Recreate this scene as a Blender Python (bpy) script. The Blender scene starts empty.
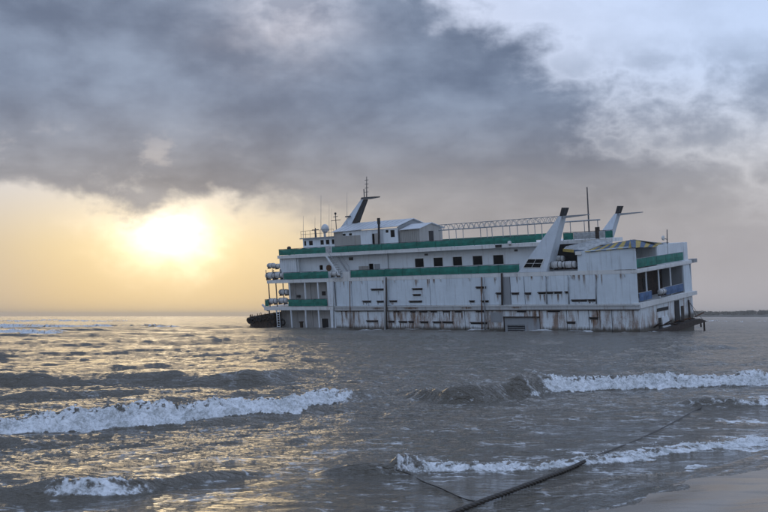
import bpy, bmesh, math, random
import numpy as np
from mathutils import Vector, Matrix

random.seed(7)
rng = np.random.default_rng(11)
R = math.radians
scene = bpy.context.scene
col = scene.collection

# ------------------------------------------------------------------ camera
F = 950.0            # focal length in pixels of the 768 px wide photograph
EYE = 1.6            # metres above still water
PITCH = math.atan(60.0 / F)
cam_data = bpy.data.cameras.new('camera')
cam_data.sensor_width = 36.0
cam_data.lens = F / 768.0 * 36.0
cam_data.clip_start = 0.1
cam_data.clip_end = 60000.0
cam = bpy.data.objects.new('camera', cam_data)
cam.location = (0, 0, EYE)
cam.rotation_euler = (R(90) + PITCH, 0, 0)
col.objects.link(cam)
scene.camera = cam

# ------------------------------------------------------------------ node helpers
class NT:
    """tiny expression helper for shader node trees"""
    def __init__(self, tree):
        self.t = tree; self.n = tree.nodes; self.l = tree.links
    def new(self, typ, **kw):
        nd = self.n.new(typ)
        for k, v in kw.items(): setattr(nd, k, v)
        return nd
    def put(self, sock, v):
        if isinstance(v, bpy.types.NodeSocket): self.l.new(v, sock)
        elif isinstance(v, (tuple, list)):
            sock.default_value = tuple(v) + ((1.0,) if len(v) == 3 and len(sock.default_value) == 4 else ())
        else: sock.default_value = v
    def math(self, op, a, b=0.0, c=0.0, clamp=False):
        nd = self.new('ShaderNodeMath', operation=op, use_clamp=clamp)
        self.put(nd.inputs[0], a); self.put(nd.inputs[1], b); self.put(nd.inputs[2], c)
        return nd.outputs[0]
    def add(self, a, b): return self.math('ADD', a, b)
    def sub(self, a, b): return self.math('SUBTRACT', a, b)
    def mul(self, a, b): return self.math('MULTIPLY', a, b)
    def div(self, a, b): return self.math('DIVIDE', a, b)
    def mx(self, a, b): return self.math('MAXIMUM', a, b)
    def mn(self, a, b): return self.math('MINIMUM', a, b)
    def sstep(self, lo, hi, v):
        nd = self.new('ShaderNodeMapRange', interpolation_type='SMOOTHSTEP')
        self.put(nd.inputs['Value'], v); self.put(nd.inputs['From Min'], lo); self.put(nd.inputs['From Max'], hi)
        return nd.outputs[0]
    def lin(self, lo, hi, v, a=0.0, b=1.0):
        nd = self.new('ShaderNodeMapRange')
        self.put(nd.inputs['Value'], v); self.put(nd.inputs['From Min'], lo); self.put(nd.inputs['From Max'], hi)
        self.put(nd.inputs['To Min'], a); self.put(nd.inputs['To Max'], b)
        return nd.outputs[0]
    def mix(self, f, a, b, blend='MIX'):
        nd = self.new('ShaderNodeMix', data_type='RGBA', blend_type=blend)
        self.put(nd.inputs[0], f); self.put(nd.inputs[6], a); self.put(nd.inputs[7], b)
        return nd.outputs[2]
    def noise(self, vec, scale, detail=4.0, rough=0.55, dist=0.0):
        nd = self.new('ShaderNodeTexNoise')
        if vec is not None: self.l.new(vec, nd.inputs['Vector'])
        self.put(nd.inputs['Scale'], scale); self.put(nd.inputs['Detail'], detail)
        self.put(nd.inputs['Roughness'], rough); self.put(nd.inputs['Distortion'], dist)
        return nd.outputs[0]
    def mapping(self, vec, scale=(1, 1, 1), loc=(0, 0, 0), rot=(0, 0, 0)):
        nd = self.new('ShaderNodeMapping')
        self.l.new(vec, nd.inputs['Vector']); self.put(nd.inputs['Scale'], scale)
        self.put(nd.inputs['Location'], loc); self.put(nd.inputs['Rotation'], rot)
        return nd.outputs[0]
    def comb(self, x, y, z=0.0):
        nd = self.new('ShaderNodeCombineXYZ')
        self.put(nd.inputs[0], x); self.put(nd.inputs[1], y); self.put(nd.inputs[2], z)
        return nd.outputs[0]
    def sep(self, v):
        nd = self.new('ShaderNodeSeparateXYZ'); self.l.new(v, nd.inputs[0]); return nd.outputs

# ------------------------------------------------------------------ world / sky
SUN_AZ, SUN_EL = -12.8, 5.0      # degrees, azimuth to the right of +Y
world = bpy.data.worlds.new('World')
scene.world = world
world.use_nodes = True
wt = NT(world.node_tree)
wt.n.clear()
out = wt.new('ShaderNodeOutputWorld')
bg = wt.new('ShaderNodeBackground')
SKY_STRENGTH = 0.1
bg.inputs['Strength'].default_value = SKY_STRENGTH
wt.l.new(bg.outputs[0], out.inputs['Surface'])
tc = wt.new('ShaderNodeTexCoord')
dirv = tc.outputs['Generated']
dx, dy, dz = wt.sep(dirv)
sky = wt.new('ShaderNodeTexSky', sky_type='NISHITA')
sky.sun_disc = False
sky.sun_elevation = R(SUN_EL)
sky.sun_rotation = R(SUN_AZ)
sky.air_density = 1.0; sky.dust_density = 1.5; sky.ozone_density = 1.0
az = wt.mul(wt.math('ARCTAN2', dx, dy), 57.2958)
el = wt.mul(wt.math('ARCSINE', dz), 57.2958)
den = wt.add(wt.mx(dz, 0.0), 0.16)
plane = wt.comb(wt.div(dx, den), wt.div(dy, den), 0.0)
azs = wt.mul(wt.math('SINE', wt.math('ARCTAN2', dx, dy)), 57.2958)   # azimuth without a seam behind the camera
ang = wt.mapping(dirv, scale=(5.73, 5.73, 9.2))
nb = wt.noise(plane, 1.1, 6.0, 0.52, 0.35)            # broad cloud shapes
nf = wt.noise(wt.mapping(ang, loc=(3.1, 7.7, 0)), 1.7, 7.0, 0.54, 0.15)
nd_ = wt.noise(wt.mapping(ang, loc=(13.1, 2.7, 0), scale=(1, 1.5, 1)), 3.2, 7.0, 0.54, 0.15)
# angle from the sun
sv = Vector((math.sin(R(SUN_AZ)) * math.cos(R(SUN_EL)), math.cos(R(SUN_AZ)) * math.cos(R(SUN_EL)), math.sin(R(SUN_EL))))
dotn = wt.new('ShaderNodeVectorMath', operation='DOT_PRODUCT')
wt.l.new(dirv, dotn.inputs[0]); dotn.inputs[1].default_value = sv
sang = wt.mul(wt.math('ARCCOSINE', wt.mn(dotn.outputs['Value'], 0.999999)), 57.2958)
# the glare is wider than high and torn by the thin cloud in front of it
_ga = wt.math('POWER', wt.math('ABSOLUTE', wt.div(wt.sub(az, SUN_AZ), 2.15)), 2.0)
_ge = wt.math('POWER', wt.math('ABSOLUTE', wt.div(wt.sub(el, SUN_EL - 0.3), 1.4)), 2.0)
_gr = wt.mul(wt.math('SQRT', wt.add(_ga, _ge)), wt.lin(0.3, 0.7, nd_, 1.45, 0.75))
glow_core = wt.math('EXPONENT', wt.mul(wt.math('POWER', _gr, 1.5), -1.0))
glow_mid = wt.math('EXPONENT', wt.div(sang, -4.2))
glow_wide = wt.math('EXPONENT', wt.div(sang, -13.0))
# clear sky: bright pale band low down, blue higher up, scaled Nishita kept underneath
K = 1.0 / SKY_STRENGTH
def kc(c): return tuple(v * K for v in c)
clear_hi = wt.mix(0.35, kc((0.48, 0.61, 0.90)), sky.outputs[0])
clear = wt.mix(wt.sstep(7.0, 15.0, el), kc((0.47, 0.465, 0.485)), clear_hi)
# low sky: gold under the sun fading to grey lilac
away = wt.sstep(-8.5, 6.0, wt.add(wt.math('ABSOLUTE', wt.sub(az, SUN_AZ)), -12.0))
gold = wt.mix(wt.sstep(0.0, 6.0, el), kc((0.54, 0.385, 0.195)), kc((0.62, 0.485, 0.275)))
low = wt.mix(away, gold, kc((0.315, 0.295, 0.305)))
low = wt.mix(wt.sstep(10.0, 30.0, wt.math('ABSOLUTE', wt.sub(az, SUN_AZ))), low, kc((0.32, 0.305, 0.32)))
low = wt.mix(wt.sstep(38.0, 80.0, wt.math('ABSOLUTE', wt.sub(az, SUN_AZ))), low, kc((0.36, 0.42, 0.52)))
base = wt.mix(wt.sstep(3.5, 9.0, el), low, clear)
# clouds
dline = wt.add(wt.mul(wt.sub(azs, 6.6), 0.66), wt.mul(wt.sub(el, 18.3), 0.753))
jag = wt.add(wt.mul(wt.sub(nf, 0.5), 15.0), wt.mul(wt.sub(nd_, 0.5), 10.0))
bank = wt.sstep(-0.25, 0.45, dy)                     # the bank hangs over the sunset, the sky behind is open
dense = wt.mul(bank, wt.sub(1.0, wt.sstep(-3.4, 3.4, wt.add(dline, jag))))
jag2 = wt.add(wt.mul(wt.sub(nf, 0.5), 7.0), wt.mul(wt.sub(nd_, 0.5), 5.0))
soft = wt.lin(-9.0, 3.0, az, 0.0, 3.5)
lowcut = wt.sstep(wt.sub(-0.9, soft), wt.add(1.2, soft), wt.add(wt.sub(el, wt.lin(-22.0, 5.0, az, 6.9, 4.8)), jag2))
broken = wt.mul(wt.sstep(0.40, 0.64, wt.add(wt.mul(nf, 0.5), wt.mul(nd_, 0.5))), wt.sub(1.0, wt.mul(0.8, wt.sstep(12.0, 17.0, el))))
broken = wt.mul(broken, 0.9)
gap = wt.math('EXPONENT', wt.mul(-1.0, wt.add(wt.math('POWER', wt.math('ABSOLUTE', wt.div(wt.add(az, 5.6), 4.0)), 2.0), wt.math('POWER', wt.math('ABSOLUTE', wt.div(wt.sub(el, 19.0), 3.0)), 2.0))))
dense = wt.mul(dense, wt.sub(1.0, wt.mul(gap, wt.lin(0.35, 0.65, nd_, 0.25, 0.8))))
thin = wt.mul(wt.mul(wt.sstep(0.54, 0.66, nd_), wt.mul(wt.sstep(5.5, 7.5, el), wt.sub(1.0, wt.sstep(9.0, 11.5, el)))), wt.sub(1.0, wt.sstep(-13.0, -7.0, az)))
cover = wt.mul(wt.mul(wt.mx(dense, broken), lowcut), wt.sub(1.0, wt.mul(thin, 0.18)))
tone = wt.add(wt.add(wt.mul(wt.sub(nb, 0.5), 1.0), wt.mul(wt.sub(nf, 0.5), 0.7)), wt.mul(wt.sub(nd_, 0.5), 0.35))
cc_low = wt.mix(wt.sstep(-0.25, 0.3, tone), kc((0.158, 0.153, 0.162)), kc((0.268, 0.255, 0.257)))
cc_high = wt.mix(wt.sstep(-0.25, 0.3, tone), kc((0.082, 0.114, 0.182)), kc((0.198, 0.252, 0.350)))
ccol = wt.mix(wt.sstep(5.0, 14.0, el), cc_low, cc_high)
skycol = wt.mix(cover, base, ccol)
# light of the sun through thin cloud
veil = wt.sub(1.0, wt.mul(cover, 0.93))
g1 = wt.mix(1.0, (1.0, 0.79, 0.42), wt.comb(*[wt.mul(wt.mul(glow_mid, veil), 0.31 * K)] * 3), 'MULTIPLY')
g2 = wt.mix(1.0, (1.0, 0.93, 0.78), wt.comb(*[wt.mul(wt.mul(glow_core, veil), 1.2 * K)] * 3), 'MULTIPLY')
g3 = wt.mix(1.0, (1.0, 0.74, 0.42), wt.comb(*[wt.mul(glow_wide, 0.07 * K)] * 3), 'MULTIPLY')
skycol = wt.mix(1.0, skycol, g1, 'ADD')
skycol = wt.mix(1.0, skycol, g2, 'ADD')
skycol = wt.mix(1.0, skycol, g3, 'ADD')
wt.l.new(skycol, bg.inputs['Color'])

# ------------------------------------------------------------------ sun lamp (veiled by cloud)
sun_data = bpy.data.lights.new('sun', 'SUN')
sun_data.energy = 0.15
sun_data.angle = R(22)
sun_data.color = (1.0, 0.74, 0.40)
sun = bpy.data.objects.new('sun', sun_data)
sun.rotation_euler = Vector(sv).to_track_quat('Z', 'Y').to_euler()
sun.location = (-60, 200, 80)
col.objects.link(sun)

# ------------------------------------------------------------------ exposure
scene.view_settings.view_transform = 'Standard'
scene.view_settings.look = 'None'
scene.view_settings.exposure = 0.46
scene.view_settings.gamma = 1.0
scene.view_settings.use_curve_mapping = False
scene.cycles.use_denoising = True
scene.cycles.max_bounces = 6

# ------------------------------------------------------------------ pixel -> place helpers
FWD = np.array([0, math.cos(PITCH), math.sin(PITCH)])
UPV = np.array([0, -math.sin(PITCH), math.cos(PITCH)])
CAM = np.array([0, 0, EYE])
def ray(x, y): return FWD + (x - 384) / F * np.array([1.0, 0, 0]) + (256 - y) / F * UPV
def ground(x, y, z=0.0):
    r = ray(x, y); return CAM + r * (z - EYE) / r[2]
# the ship lies heeled by six degrees, its side running 37 degrees off the picture plane
LIST = 6.0
O = ground(640, 333.0)
_h = ray(-892, 316); _h = np.array([_h[0], _h[1], 0]); _h /= np.linalg.norm(_h)
EX = -_h
_n = np.array([-EX[1], EX[0], 0.0])
NSIDE = _n
EY = _n * math.cos(R(LIST)) + np.array([0, 0, 1.0]) * math.sin(R(LIST))
EZ = np.array([0, 0, 1.0]) * math.cos(R(LIST)) - _n * math.sin(R(LIST))
def S(x, y, yy=0.0):
    """pixel on the ship plane Y = yy -> (X, Z)"""
    r = ray(x, y); t = (yy - (CAM - O) @ EY) / (r @ EY); P = CAM + r * t - O
    return float(P @ EX), float(P @ EZ)
def SP(x, y, xx=0.0):
    """pixel on the ship plane X = xx -> (Y, Z)"""
    r = ray(x, y); t = (xx - (CAM - O) @ EX) / (r @ EX); P = CAM + r * t - O
    return float(P @ EY), float(P @ EZ)
def SX(x, y, yy=0.0): return S(x, y, yy)[0]
SHIP_M = Matrix(((EX[0], EY[0], EZ[0], O[0]), (EX[1], EY[1], EZ[1], O[1]), (EX[2], EY[2], EZ[2], O[2]), (0, 0, 0, 1)))

# ------------------------------------------------------------------ materials
def material(name):
    m = bpy.data.materials.new(name); m.use_nodes = True
    t = NT(m.node_tree); b = m.node_tree.nodes['Principled BSDF']
    return m, t, b
def setp(b, **kw):
    for k, v in kw.items():
        s = b.inputs[k]
        s.default_value = tuple(v) + (1.0,) if isinstance(v, (tuple, list)) and len(v) == 3 and len(s.default_value) == 4 else v

def paint(name, base, rust=0.3, dirt=0.35, rough=0.55, tide=False, scale=1.0, fade=0.18):
    """weathered marine paint: chalky patches, vertical grime runs, rust bleeding"""
    m, t, b = material(name)
    oc = t.new('ShaderNodeTexCoord').outputs['Object']
    n1 = t.noise(oc, 0.6 * scale, 6, 0.6)
    n2 = t.noise(t.mapping(oc, scale=(2.2, 2.2, 0.16)), 1.6 * scale, 6, 0.65)
    n3 = t.noise(t.mapping(oc, scale=(1.1, 1.1, 0.22), loc=(5, 3, 1)), 1.1 * scale, 7, 0.7)
    n4 = t.noise(oc, 7.0 * scale, 4, 0.7)
    c = t.mix(t.mul(t.sstep(0.35, 0.7, n1), fade * 2), base, tuple(v * 0.72 for v in base))
    c = t.mix(t.mul(t.sstep(0.5, 0.78, n2), dirt), c, (0.16, 0.14, 0.115))
    z = t.sep(oc)[2]
    rm = t.mul(t.sstep(0.58 - 0.06 * rust, 0.74, t.add(t.mul(n3, 0.82), t.mul(n4, 0.18))), min(1.0, 0.4 + rust))
    if tide:
        low = t.sub(1.0, t.sstep(0.6, 3.2, z))
        rm = t.mul(t.sstep(0.49, 0.68, t.add(t.add(t.mul(n3, 0.82), t.mul(n4, 0.18)), t.mul(low, 0.06))), 0.85)
    c = t.mix(rm, c, t.mix(n4, (0.13, 0.06, 0.03), (0.27, 0.14, 0.06)))
    if tide:
        wl = t.sub(1.0, t.sstep(0.20, 0.62, t.add(z, t.mul(t.sub(n2, 0.5), 0.9))))
        c = t.mix(t.mul(wl, 0.95), c, (0.075, 0.062, 0.045))
    t.l.new(c, b.inputs['Base Color'])
    setp(b, Roughness=rough)
    bp = t.new('ShaderNodeBump'); bp.inputs['Strength'].default_value = 0.5; bp.inputs['Distance'].default_value = 0.10
    t.l.new(t.add(n1, t.mul(t.noise(oc, 1.5 * scale, 2, 0.5), 0.6)), bp.inputs['Height']); t.l.new(bp.outputs[0], b.inputs['Normal'])
    return m
def plain(name, base, rough=0.6, var=0.25, metal=0.0, scale=3.0, spec=0.5):
    m, t, b = material(name)
    oc = t.new('ShaderNodeTexCoord').outputs['Object']
    n = t.noise(oc, scale, 5, 0.6)
    c = t.mix(t.sstep(0.3, 0.7, n), tuple(v * (1 - var) for v in base), tuple(min(1, v * (1 + var)) for v in base))
    t.l.new(c, b.inputs['Base Color'])
    setp(b, Roughness=rough, Metallic=metal, **{'Specular IOR Level': spec})
    return m
M = {}
M['hull'] = paint('hull_paint', (0.72, 0.77, 0.80), rust=0.5, dirt=0.5, tide=True)
M['plate'] = paint('side_plate_paint', (0.70, 0.77, 0.82), rust=0.12, dirt=0.45)
M['white'] = paint('superstructure_paint', (0.76, 0.80, 0.83), rust=0.15, dirt=0.4)
M['trim'] = paint('deck_edge_paint', (0.74, 0.74, 0.72), rust=0.35, dirt=0.45)
M['belt'] = paint('belt_paint', (0.50, 0.51, 0.51), rust=0.75, dirt=0.7)
M['grey'] = paint('grey_panel_paint', (0.30, 0.315, 0.33), rust=0.2, dirt=0.5)
M['roof'] = paint('roof_sheet_paint', (0.62, 0.64, 0.66), rust=0.05, dirt=0.3)
M['tan'] = paint('corrugated_sheet_paint', (0.36, 0.345, 0.32), rust=0.3, dirt=0.6)
M['funnel'] = paint('funnel_paint', (0.68, 0.74, 0.80), rust=0.05, dirt=0.3)
M['recess'] = paint('recess_wall_paint', (0.44, 0.43, 0.42), rust=0.4, dirt=0.6)
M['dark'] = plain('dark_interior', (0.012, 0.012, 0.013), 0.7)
M['black'] = plain('black_paint', (0.02, 0.02, 0.021), 0.5)
M['rust'] = plain('rusted_steel', (0.13, 0.062, 0.03), 0.85, 0.45, scale=6)
M['rustdark'] = plain('dark_rusted_steel', (0.045, 0.03, 0.022), 0.8, 0.5, scale=5)
M['steel'] = plain('galvanised_pipe', (0.33, 0.34, 0.35), 0.45, 0.2, 0.3)
M['mast'] = plain('dark_mast_paint', (0.07, 0.07, 0.075), 0.5)
M['green'] = plain('green_rail_canvas', (0.010, 0.162, 0.120), 0.65, 0.28, scale=1.3)
M['blue'] = plain('blue_rail_panel', (0.05, 0.115, 0.24), 0.6, 0.3, scale=1.5)
M['awn_blue'] = plain('blue_awning_stripe', (0.07, 0.11, 0.18), 0.8, 0.3)
M['awn_yellow'] = plain('yellow_awning_stripe', (0.40, 0.29, 0.075), 0.8, 0.25)
M['canvas'] = plain('grey_canvas', (0.42, 0.43, 0.43), 0.85, 0.25)
M['raft'] = plain('raft_canister_shell', (0.55, 0.55, 0.54), 0.45, 0.2, scale=2)
M['rubber'] = plain('tyre_rubber', (0.018, 0.018, 0.018), 0.75)
M['dome'] = plain('radome_plastic', (0.60, 0.61, 0.62), 0.4, 0.1)
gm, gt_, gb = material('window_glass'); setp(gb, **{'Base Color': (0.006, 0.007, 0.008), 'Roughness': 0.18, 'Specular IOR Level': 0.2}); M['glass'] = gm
# translucent rust run with a feathered outline
sm, st, sb = material('rust_run')
_oc = st.new('ShaderNodeTexCoord').outputs['Object']
_n = st.noise(st.mapping(_oc, scale=(3.5, 3.5, 0.35)), 2.0, 5, 0.65)
st.l.new(st.mix(st.sstep(0.35, 0.65, _n), (0.33, 0.165, 0.07), (0.19, 0.10, 0.05)), sb.inputs['Base Color'])
_g = st.sep(st.new('ShaderNodeTexCoord').outputs['Generated'])
_fx = st.sub(1.0, st.math('POWER', st.mul(st.math('ABSOLUTE', st.sub(_g[0], 0.5)), 2.0), 1.6))
_fz = st.sstep(-0.05, 0.9, _g[2])
st.l.new(st.mul(st.mul(st.mul(st.sstep(0.30, 0.62, _n), 0.62), _fx), _fz), sb.inputs['Alpha'])
setp(sb, Roughness=0.85); M['rust_run'] = sm

# rope
rm_, rt, rb = material('wet_hawser_fibre')
_oc = rt.new('ShaderNodeTexCoord').outputs['Object']
_n = rt.noise(_oc, 40, 4, 0.6)
rt.l.new(rt.mix(_n, (0.018, 0.014, 0.011), (0.06, 0.048, 0.036)), rb.inputs['Base Color']); setp(rb, Roughness=0.6)
M['rope'] = rm_

# wet sand
sandm, t, b = material('wet_sand')
pos = t.new('ShaderNodeNewGeometry').outputs['Position']
n1 = t.noise(pos, 0.9, 6, 0.6); n2 = t.noise(pos, 60, 4, 0.7); n3 = t.noise(t.mapping(pos, scale=(1, 1, 1), rot=(0, 0, R(-36))), 3.0, 5, 0.6)
c = t.mix(n1, (0.100, 0.078, 0.058), (0.150, 0.119, 0.090))
wet = t.noise(t.mapping(pos, scale=(0.35, 2.6, 1), rot=(0, 0, R(-49))), 1.5, 6, 0.6, 0.3)
c = t.mix(t.mul(t.sstep(0.46, 0.62, wet), 0.75), c, (0.062, 0.048, 0.037))
c = t.mix(t.mul(n2, 0.35), c, (0.07, 0.055, 0.045))
t.l.new(c, b.inputs['Base Color'])
t.l.new(t.lin(0.40, 0.64, wet, 0.28, 0.05), b.inputs['Roughness'])
bp = t.new('ShaderNodeBump'); bp.inputs['Strength'].default_value = 0.35; bp.inputs['Distance'].default_value = 0.006
t.l.new(t.add(t.mul(n3, 0.8), t.mul(n2, 0.25)), bp.inputs['Height']); t.l.new(bp.outputs[0], b.inputs['Normal'])
M['sand'] = sandm

# sea
seam, t, b = material('murky_sea_water')
geo = t.new('ShaderNodeNewGeometry'); pos = geo.outputs['Position']
foam_a = t.new('ShaderNodeAttribute', attribute_name='foam').outputs['Fac']
lace_a = t.new('ShaderNodeAttribute', attribute_name='lace').outputs['Fac']
crest_rot = (0, 0, R(-35))
p1 = t.mapping(pos, scale=(0.34, 1.0, 1.0), rot=crest_rot)
r1 = t.noise(p1, 5.5, 5, 0.6, 0.3)
r2 = t.noise(p1, 19.0, 4, 0.6, 0.2)
r3 = t.noise(t.mapping(pos, scale=(0.5, 1.0, 1.0), rot=(0, 0, R(-20))), 0.9, 5, 0.6, 0.4)
rip = t.add(t.add(t.mul(r1, 1.6), t.mul(r2, 0.62)), t.mul(r3, 2.2))
bp = t.new('ShaderNodeBump'); bp.inputs['Strength'].default_value = 1.0; bp.inputs['Distance'].default_value = 0.12
t.l.new(rip, bp.inputs['Height'])
t.l.new(bp.outputs[0], b.inputs['Normal'])
silt = t.noise(pos, 0.35, 4, 0.6)
t.l.new(t.mix(silt, (0.132, 0.116, 0.092), (0.178, 0.158, 0.128)), b.inputs['Base Color'])
setp(b, IOR=1.33)
hd = t.new('ShaderNodeVectorMath', operation='LENGTH'); t.l.new(pos, hd.inputs[0])
t.l.new(t.lin(12.0, 140.0, hd.outputs['Value'], 0.06, 0.22), b.inputs['Roughness'])
t.l.new(t.lin(15.0, 160.0, hd.outputs['Value'], 0.46, 0.30), b.inputs['Specular IOR Level'])   # wave backs hide each other at grazing sight   # unresolved ripples far out
# foam: torn edges from noise; thin lace of old foam lying on the water
f0 = t.noise(pos, 3.2, 5, 0.6, 0.5); f1 = t.noise(pos, 10.0, 6, 0.68, 0.5); f2 = t.noise(pos, 34.0, 4, 0.65)
edge = t.add(t.add(t.mul(f0, 0.3), t.mul(f1, 0.45)), t.mul(f2, 0.25))
dense = t.sstep(0.36, 0.72, t.add(foam_a, t.mul(t.sub(edge, 0.5), 2.0)))
lw = t.new('ShaderNodeTexVoronoi', feature='DISTANCE_TO_EDGE')
lvec = t.new('ShaderNodeVectorMath', operation='ADD')
ln = t.new('ShaderNodeTexNoise'); t.l.new(pos, ln.inputs['Vector']); ln.inputs['Scale'].default_value = 3.0; ln.inputs['Detail'].default_value = 5
lsc = t.new('ShaderNodeVectorMath', operation='SCALE'); t.l.new(ln.outputs['Color'], lsc.inputs[0]); lsc.inputs['Scale'].default_value = 0.6
t.l.new(p1, lvec.inputs[0]); t.l.new(lsc.outputs[0], lvec.inputs[1])
t.l.new(lvec.outputs[0], lw.inputs['Vector']); lw.inputs['Scale'].default_value = 3.4
web = t.sub(1.0, t.sstep(0.02, 0.10, lw.outputs['Distance']))
patch = t.sstep(0.48, 0.62, t.noise(t.mapping(pos, loc=(4, 9, 0)), 1.4, 5, 0.6))
fleck = t.sstep(0.60, 0.68, t.noise(t.mapping(pos, scale=(0.45, 1.0, 1.0), rot=crest_rot, loc=(2, 5, 0)), 7.5, 6, 0.7, 0.6))
lace = t.mx(t.mul(t.mul(web, patch), t.sstep(0.38, 0.6, edge)), t.mul(fleck, t.sstep(0.40, 0.60, f0)))
lace = t.mul(lace, lace_a)
fac = t.math('MINIMUM', t.add(dense, t.mul(lace, 0.8)), 1.0)
fb = t.new('ShaderNodeBsdfPrincipled')
t.l.new(t.mix(t.sstep(0.38, 0.60, edge), (0.36, 0.37, 0.36), (0.86, 0.87, 0.88)), fb.inputs['Base Color'])  # foam hollows coloured darker as crevice shade, and where foam is thin
setp(fb, Roughness=0.75)
fb.inputs['Subsurface Weight'].default_value = 0.0
fbump = t.new('ShaderNodeBump'); fbump.inputs['Strength'].default_value = 0.7; fbump.inputs['Distance'].default_value = 0.03
t.l.new(edge, fbump.inputs['Height']); t.l.new(fbump.outputs[0], fb.inputs['Normal'])
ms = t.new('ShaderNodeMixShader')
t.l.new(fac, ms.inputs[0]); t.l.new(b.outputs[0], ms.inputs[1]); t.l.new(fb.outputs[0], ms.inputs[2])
mo = [n for n in t.n if n.type == 'OUTPUT_MATERIAL'][0]
t.l.new(ms.outputs[0], mo.inputs['Surface'])
M['sea'] = seam
fm, t, b = material('foam_froth'); setp(b, **{'Base Color': (0.80, 0.81, 0.82), 'Roughness': 0.8}); M['froth'] = fm

# ------------------------------------------------------------------ noise for the mesh work
def _hash(ix, iy, seed):
    h = (ix.astype(np.int64) * 374761393 + iy.astype(np.int64) * 668265263 + seed * 1442695041) & 0xFFFFFFFF
    h = ((h ^ (h >> 13)) * 1274126177) & 0xFFFFFFFF
    return ((h ^ (h >> 16)) & 0xFFFF) / 65535.0
def vnoise(x, y, seed=0):
    xi = np.floor(x); yi = np.floor(y); fx = x - xi; fy = y - yi
    u = fx * fx * fx * (fx * (fx * 6 - 15) + 10); v = fy * fy * fy * (fy * (fy * 6 - 15) + 10)
    a = _hash(xi, yi, seed); b_ = _hash(xi + 1, yi, seed); c_ = _hash(xi, yi + 1, seed); d_ = _hash(xi + 1, yi + 1, seed)
    return (a + (b_ - a) * u) * (1 - v) + (c_ + (d_ - c_) * u) * v
def fbm(x, y, seed=0, octs=4, gain=0.5):
    s = 0; a = 1.0; tot = 0
    for i in range(octs):
        s = s + a * vnoise(x, y, seed + i * 17); tot += a; a *= gain
        x = x * 2.03 + 11.3; y = y * 2.03 + 5.7
    return s / tot
def ss(lo, hi, v):
    q = np.clip((v - lo) / (hi - lo), 0, 1); return q * q * (3 - 2 * q)

# ------------------------------------------------------------------ shore, sea
SHORE_P = ground(659, 495)[:2]
SHORE_D = np.array([0.66, 0.75]); SHORE_D /= np.linalg.norm(SHORE_D)
SHORE_N = np.array([SHORE_D[1], -SHORE_D[0]])          # points inland
def seaward(x, y): return -((x - SHORE_P[0]) * SHORE_N[0] + (y - SHORE_P[1]) * SHORE_N[1])
def along(x, y): return (x - SHORE_P[0]) * SHORE_D[0] + (y - SHORE_P[1]) * SHORE_D[1]
def sand_z(x, y):
    s = seaward(x, y); a = along(x, y)
    z = np.where(s > 0, -0.028 * s, -0.024 * s)
    z = np.maximum(z, -3.2)
    w = fbm(a * 0.5, s * 0.9, 91, 3) - 0.5
    z = z + (0.034 * (fbm(a * 0.5, s * 2.6, 95, 4) - 0.5) + 0.010 * (fbm(a * 2.0, s * 11.0, 96, 3) - 0.5)) * ss(-9, -1, -np.abs(s))
    z = z + 0.020 * w * ss(-14, -0.2, -np.abs(s) * 1.0)
    # a low scarp left by the last swash, running along the beach
    sc = s + 0.9 + 0.5 * (fbm(a * 0.35, a * 0 + 3, 92, 3) - 0.5) - 0.13 * a * 0
    z = z + 0.022 * (1 - ss(-0.10, 0.10, sc)) * ss(-9, 1.0, a * 0 + 0)
    return z

def grid_mesh(name, X, Y, Z, mat, attrs=None):
    nr, nc = X.shape
    me = bpy.data.meshes.new(name)
    co = np.stack([X, Y, Z], -1).reshape(-1, 3).astype(np.float32)
    idx = np.arange(nr * nc, dtype=np.int32).reshape(nr, nc)
    q = np.stack([idx[:-1, :-1], idx[:-1, 1:], idx[1:, 1:], idx[1:, :-1]], -1).reshape(-1)
    nf_ = (nr - 1) * (nc - 1)
    me.vertices.add(nr * nc); me.vertices.foreach_set('co', co.ravel())
    me.loops.add(nf_ * 4); me.loops.foreach_set('vertex_index', q)
    me.polygons.add(nf_)
    me.polygons.foreach_set('loop_start', np.arange(nf_, dtype=np.int32) * 4)
    me.polygons.foreach_set('use_smooth', np.ones(nf_, dtype=bool))
    for k, v in (attrs or {}).items():
        at = me.attributes.new(k, 'FLOAT', 'POINT'); at.data.foreach_set('value', v.astype(np.float32).ravel())
    me.update(calc_edges=True); me.validate()
    me.materials.append(mat)
    ob = bpy.data.objects.new(name, me); col.objects.link(ob)
    return ob

az_in = np.linspace(-27, 27, 1120)
az_out = np.linspace(27, 88, 50)[1:]
AZ = np.radians(np.concatenate([-az_out[::-1], az_in, az_out]))
r_list = [3.0]
while r_list[-1] < 5200:
    r = r_list[-1]
    k = 0.0085 if r < 6.5 else 0.0040 if r < 11 else 0.0026 if r < 24 else 0.0050 if r < 45 else 0.0072 if r < 150 else 0.035 if r < 1200 else 0.15
    r_list.append(r * (1 + k))
RR = np.array(r_list)
rg, ag = np.meshgrid(RR, AZ, indexing='ij')
GX = rg * np.sin(ag); GY = rg * np.cos(ag)
s_sea = seaward(GX, GY); a_sea = along(GX, GY)
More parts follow.
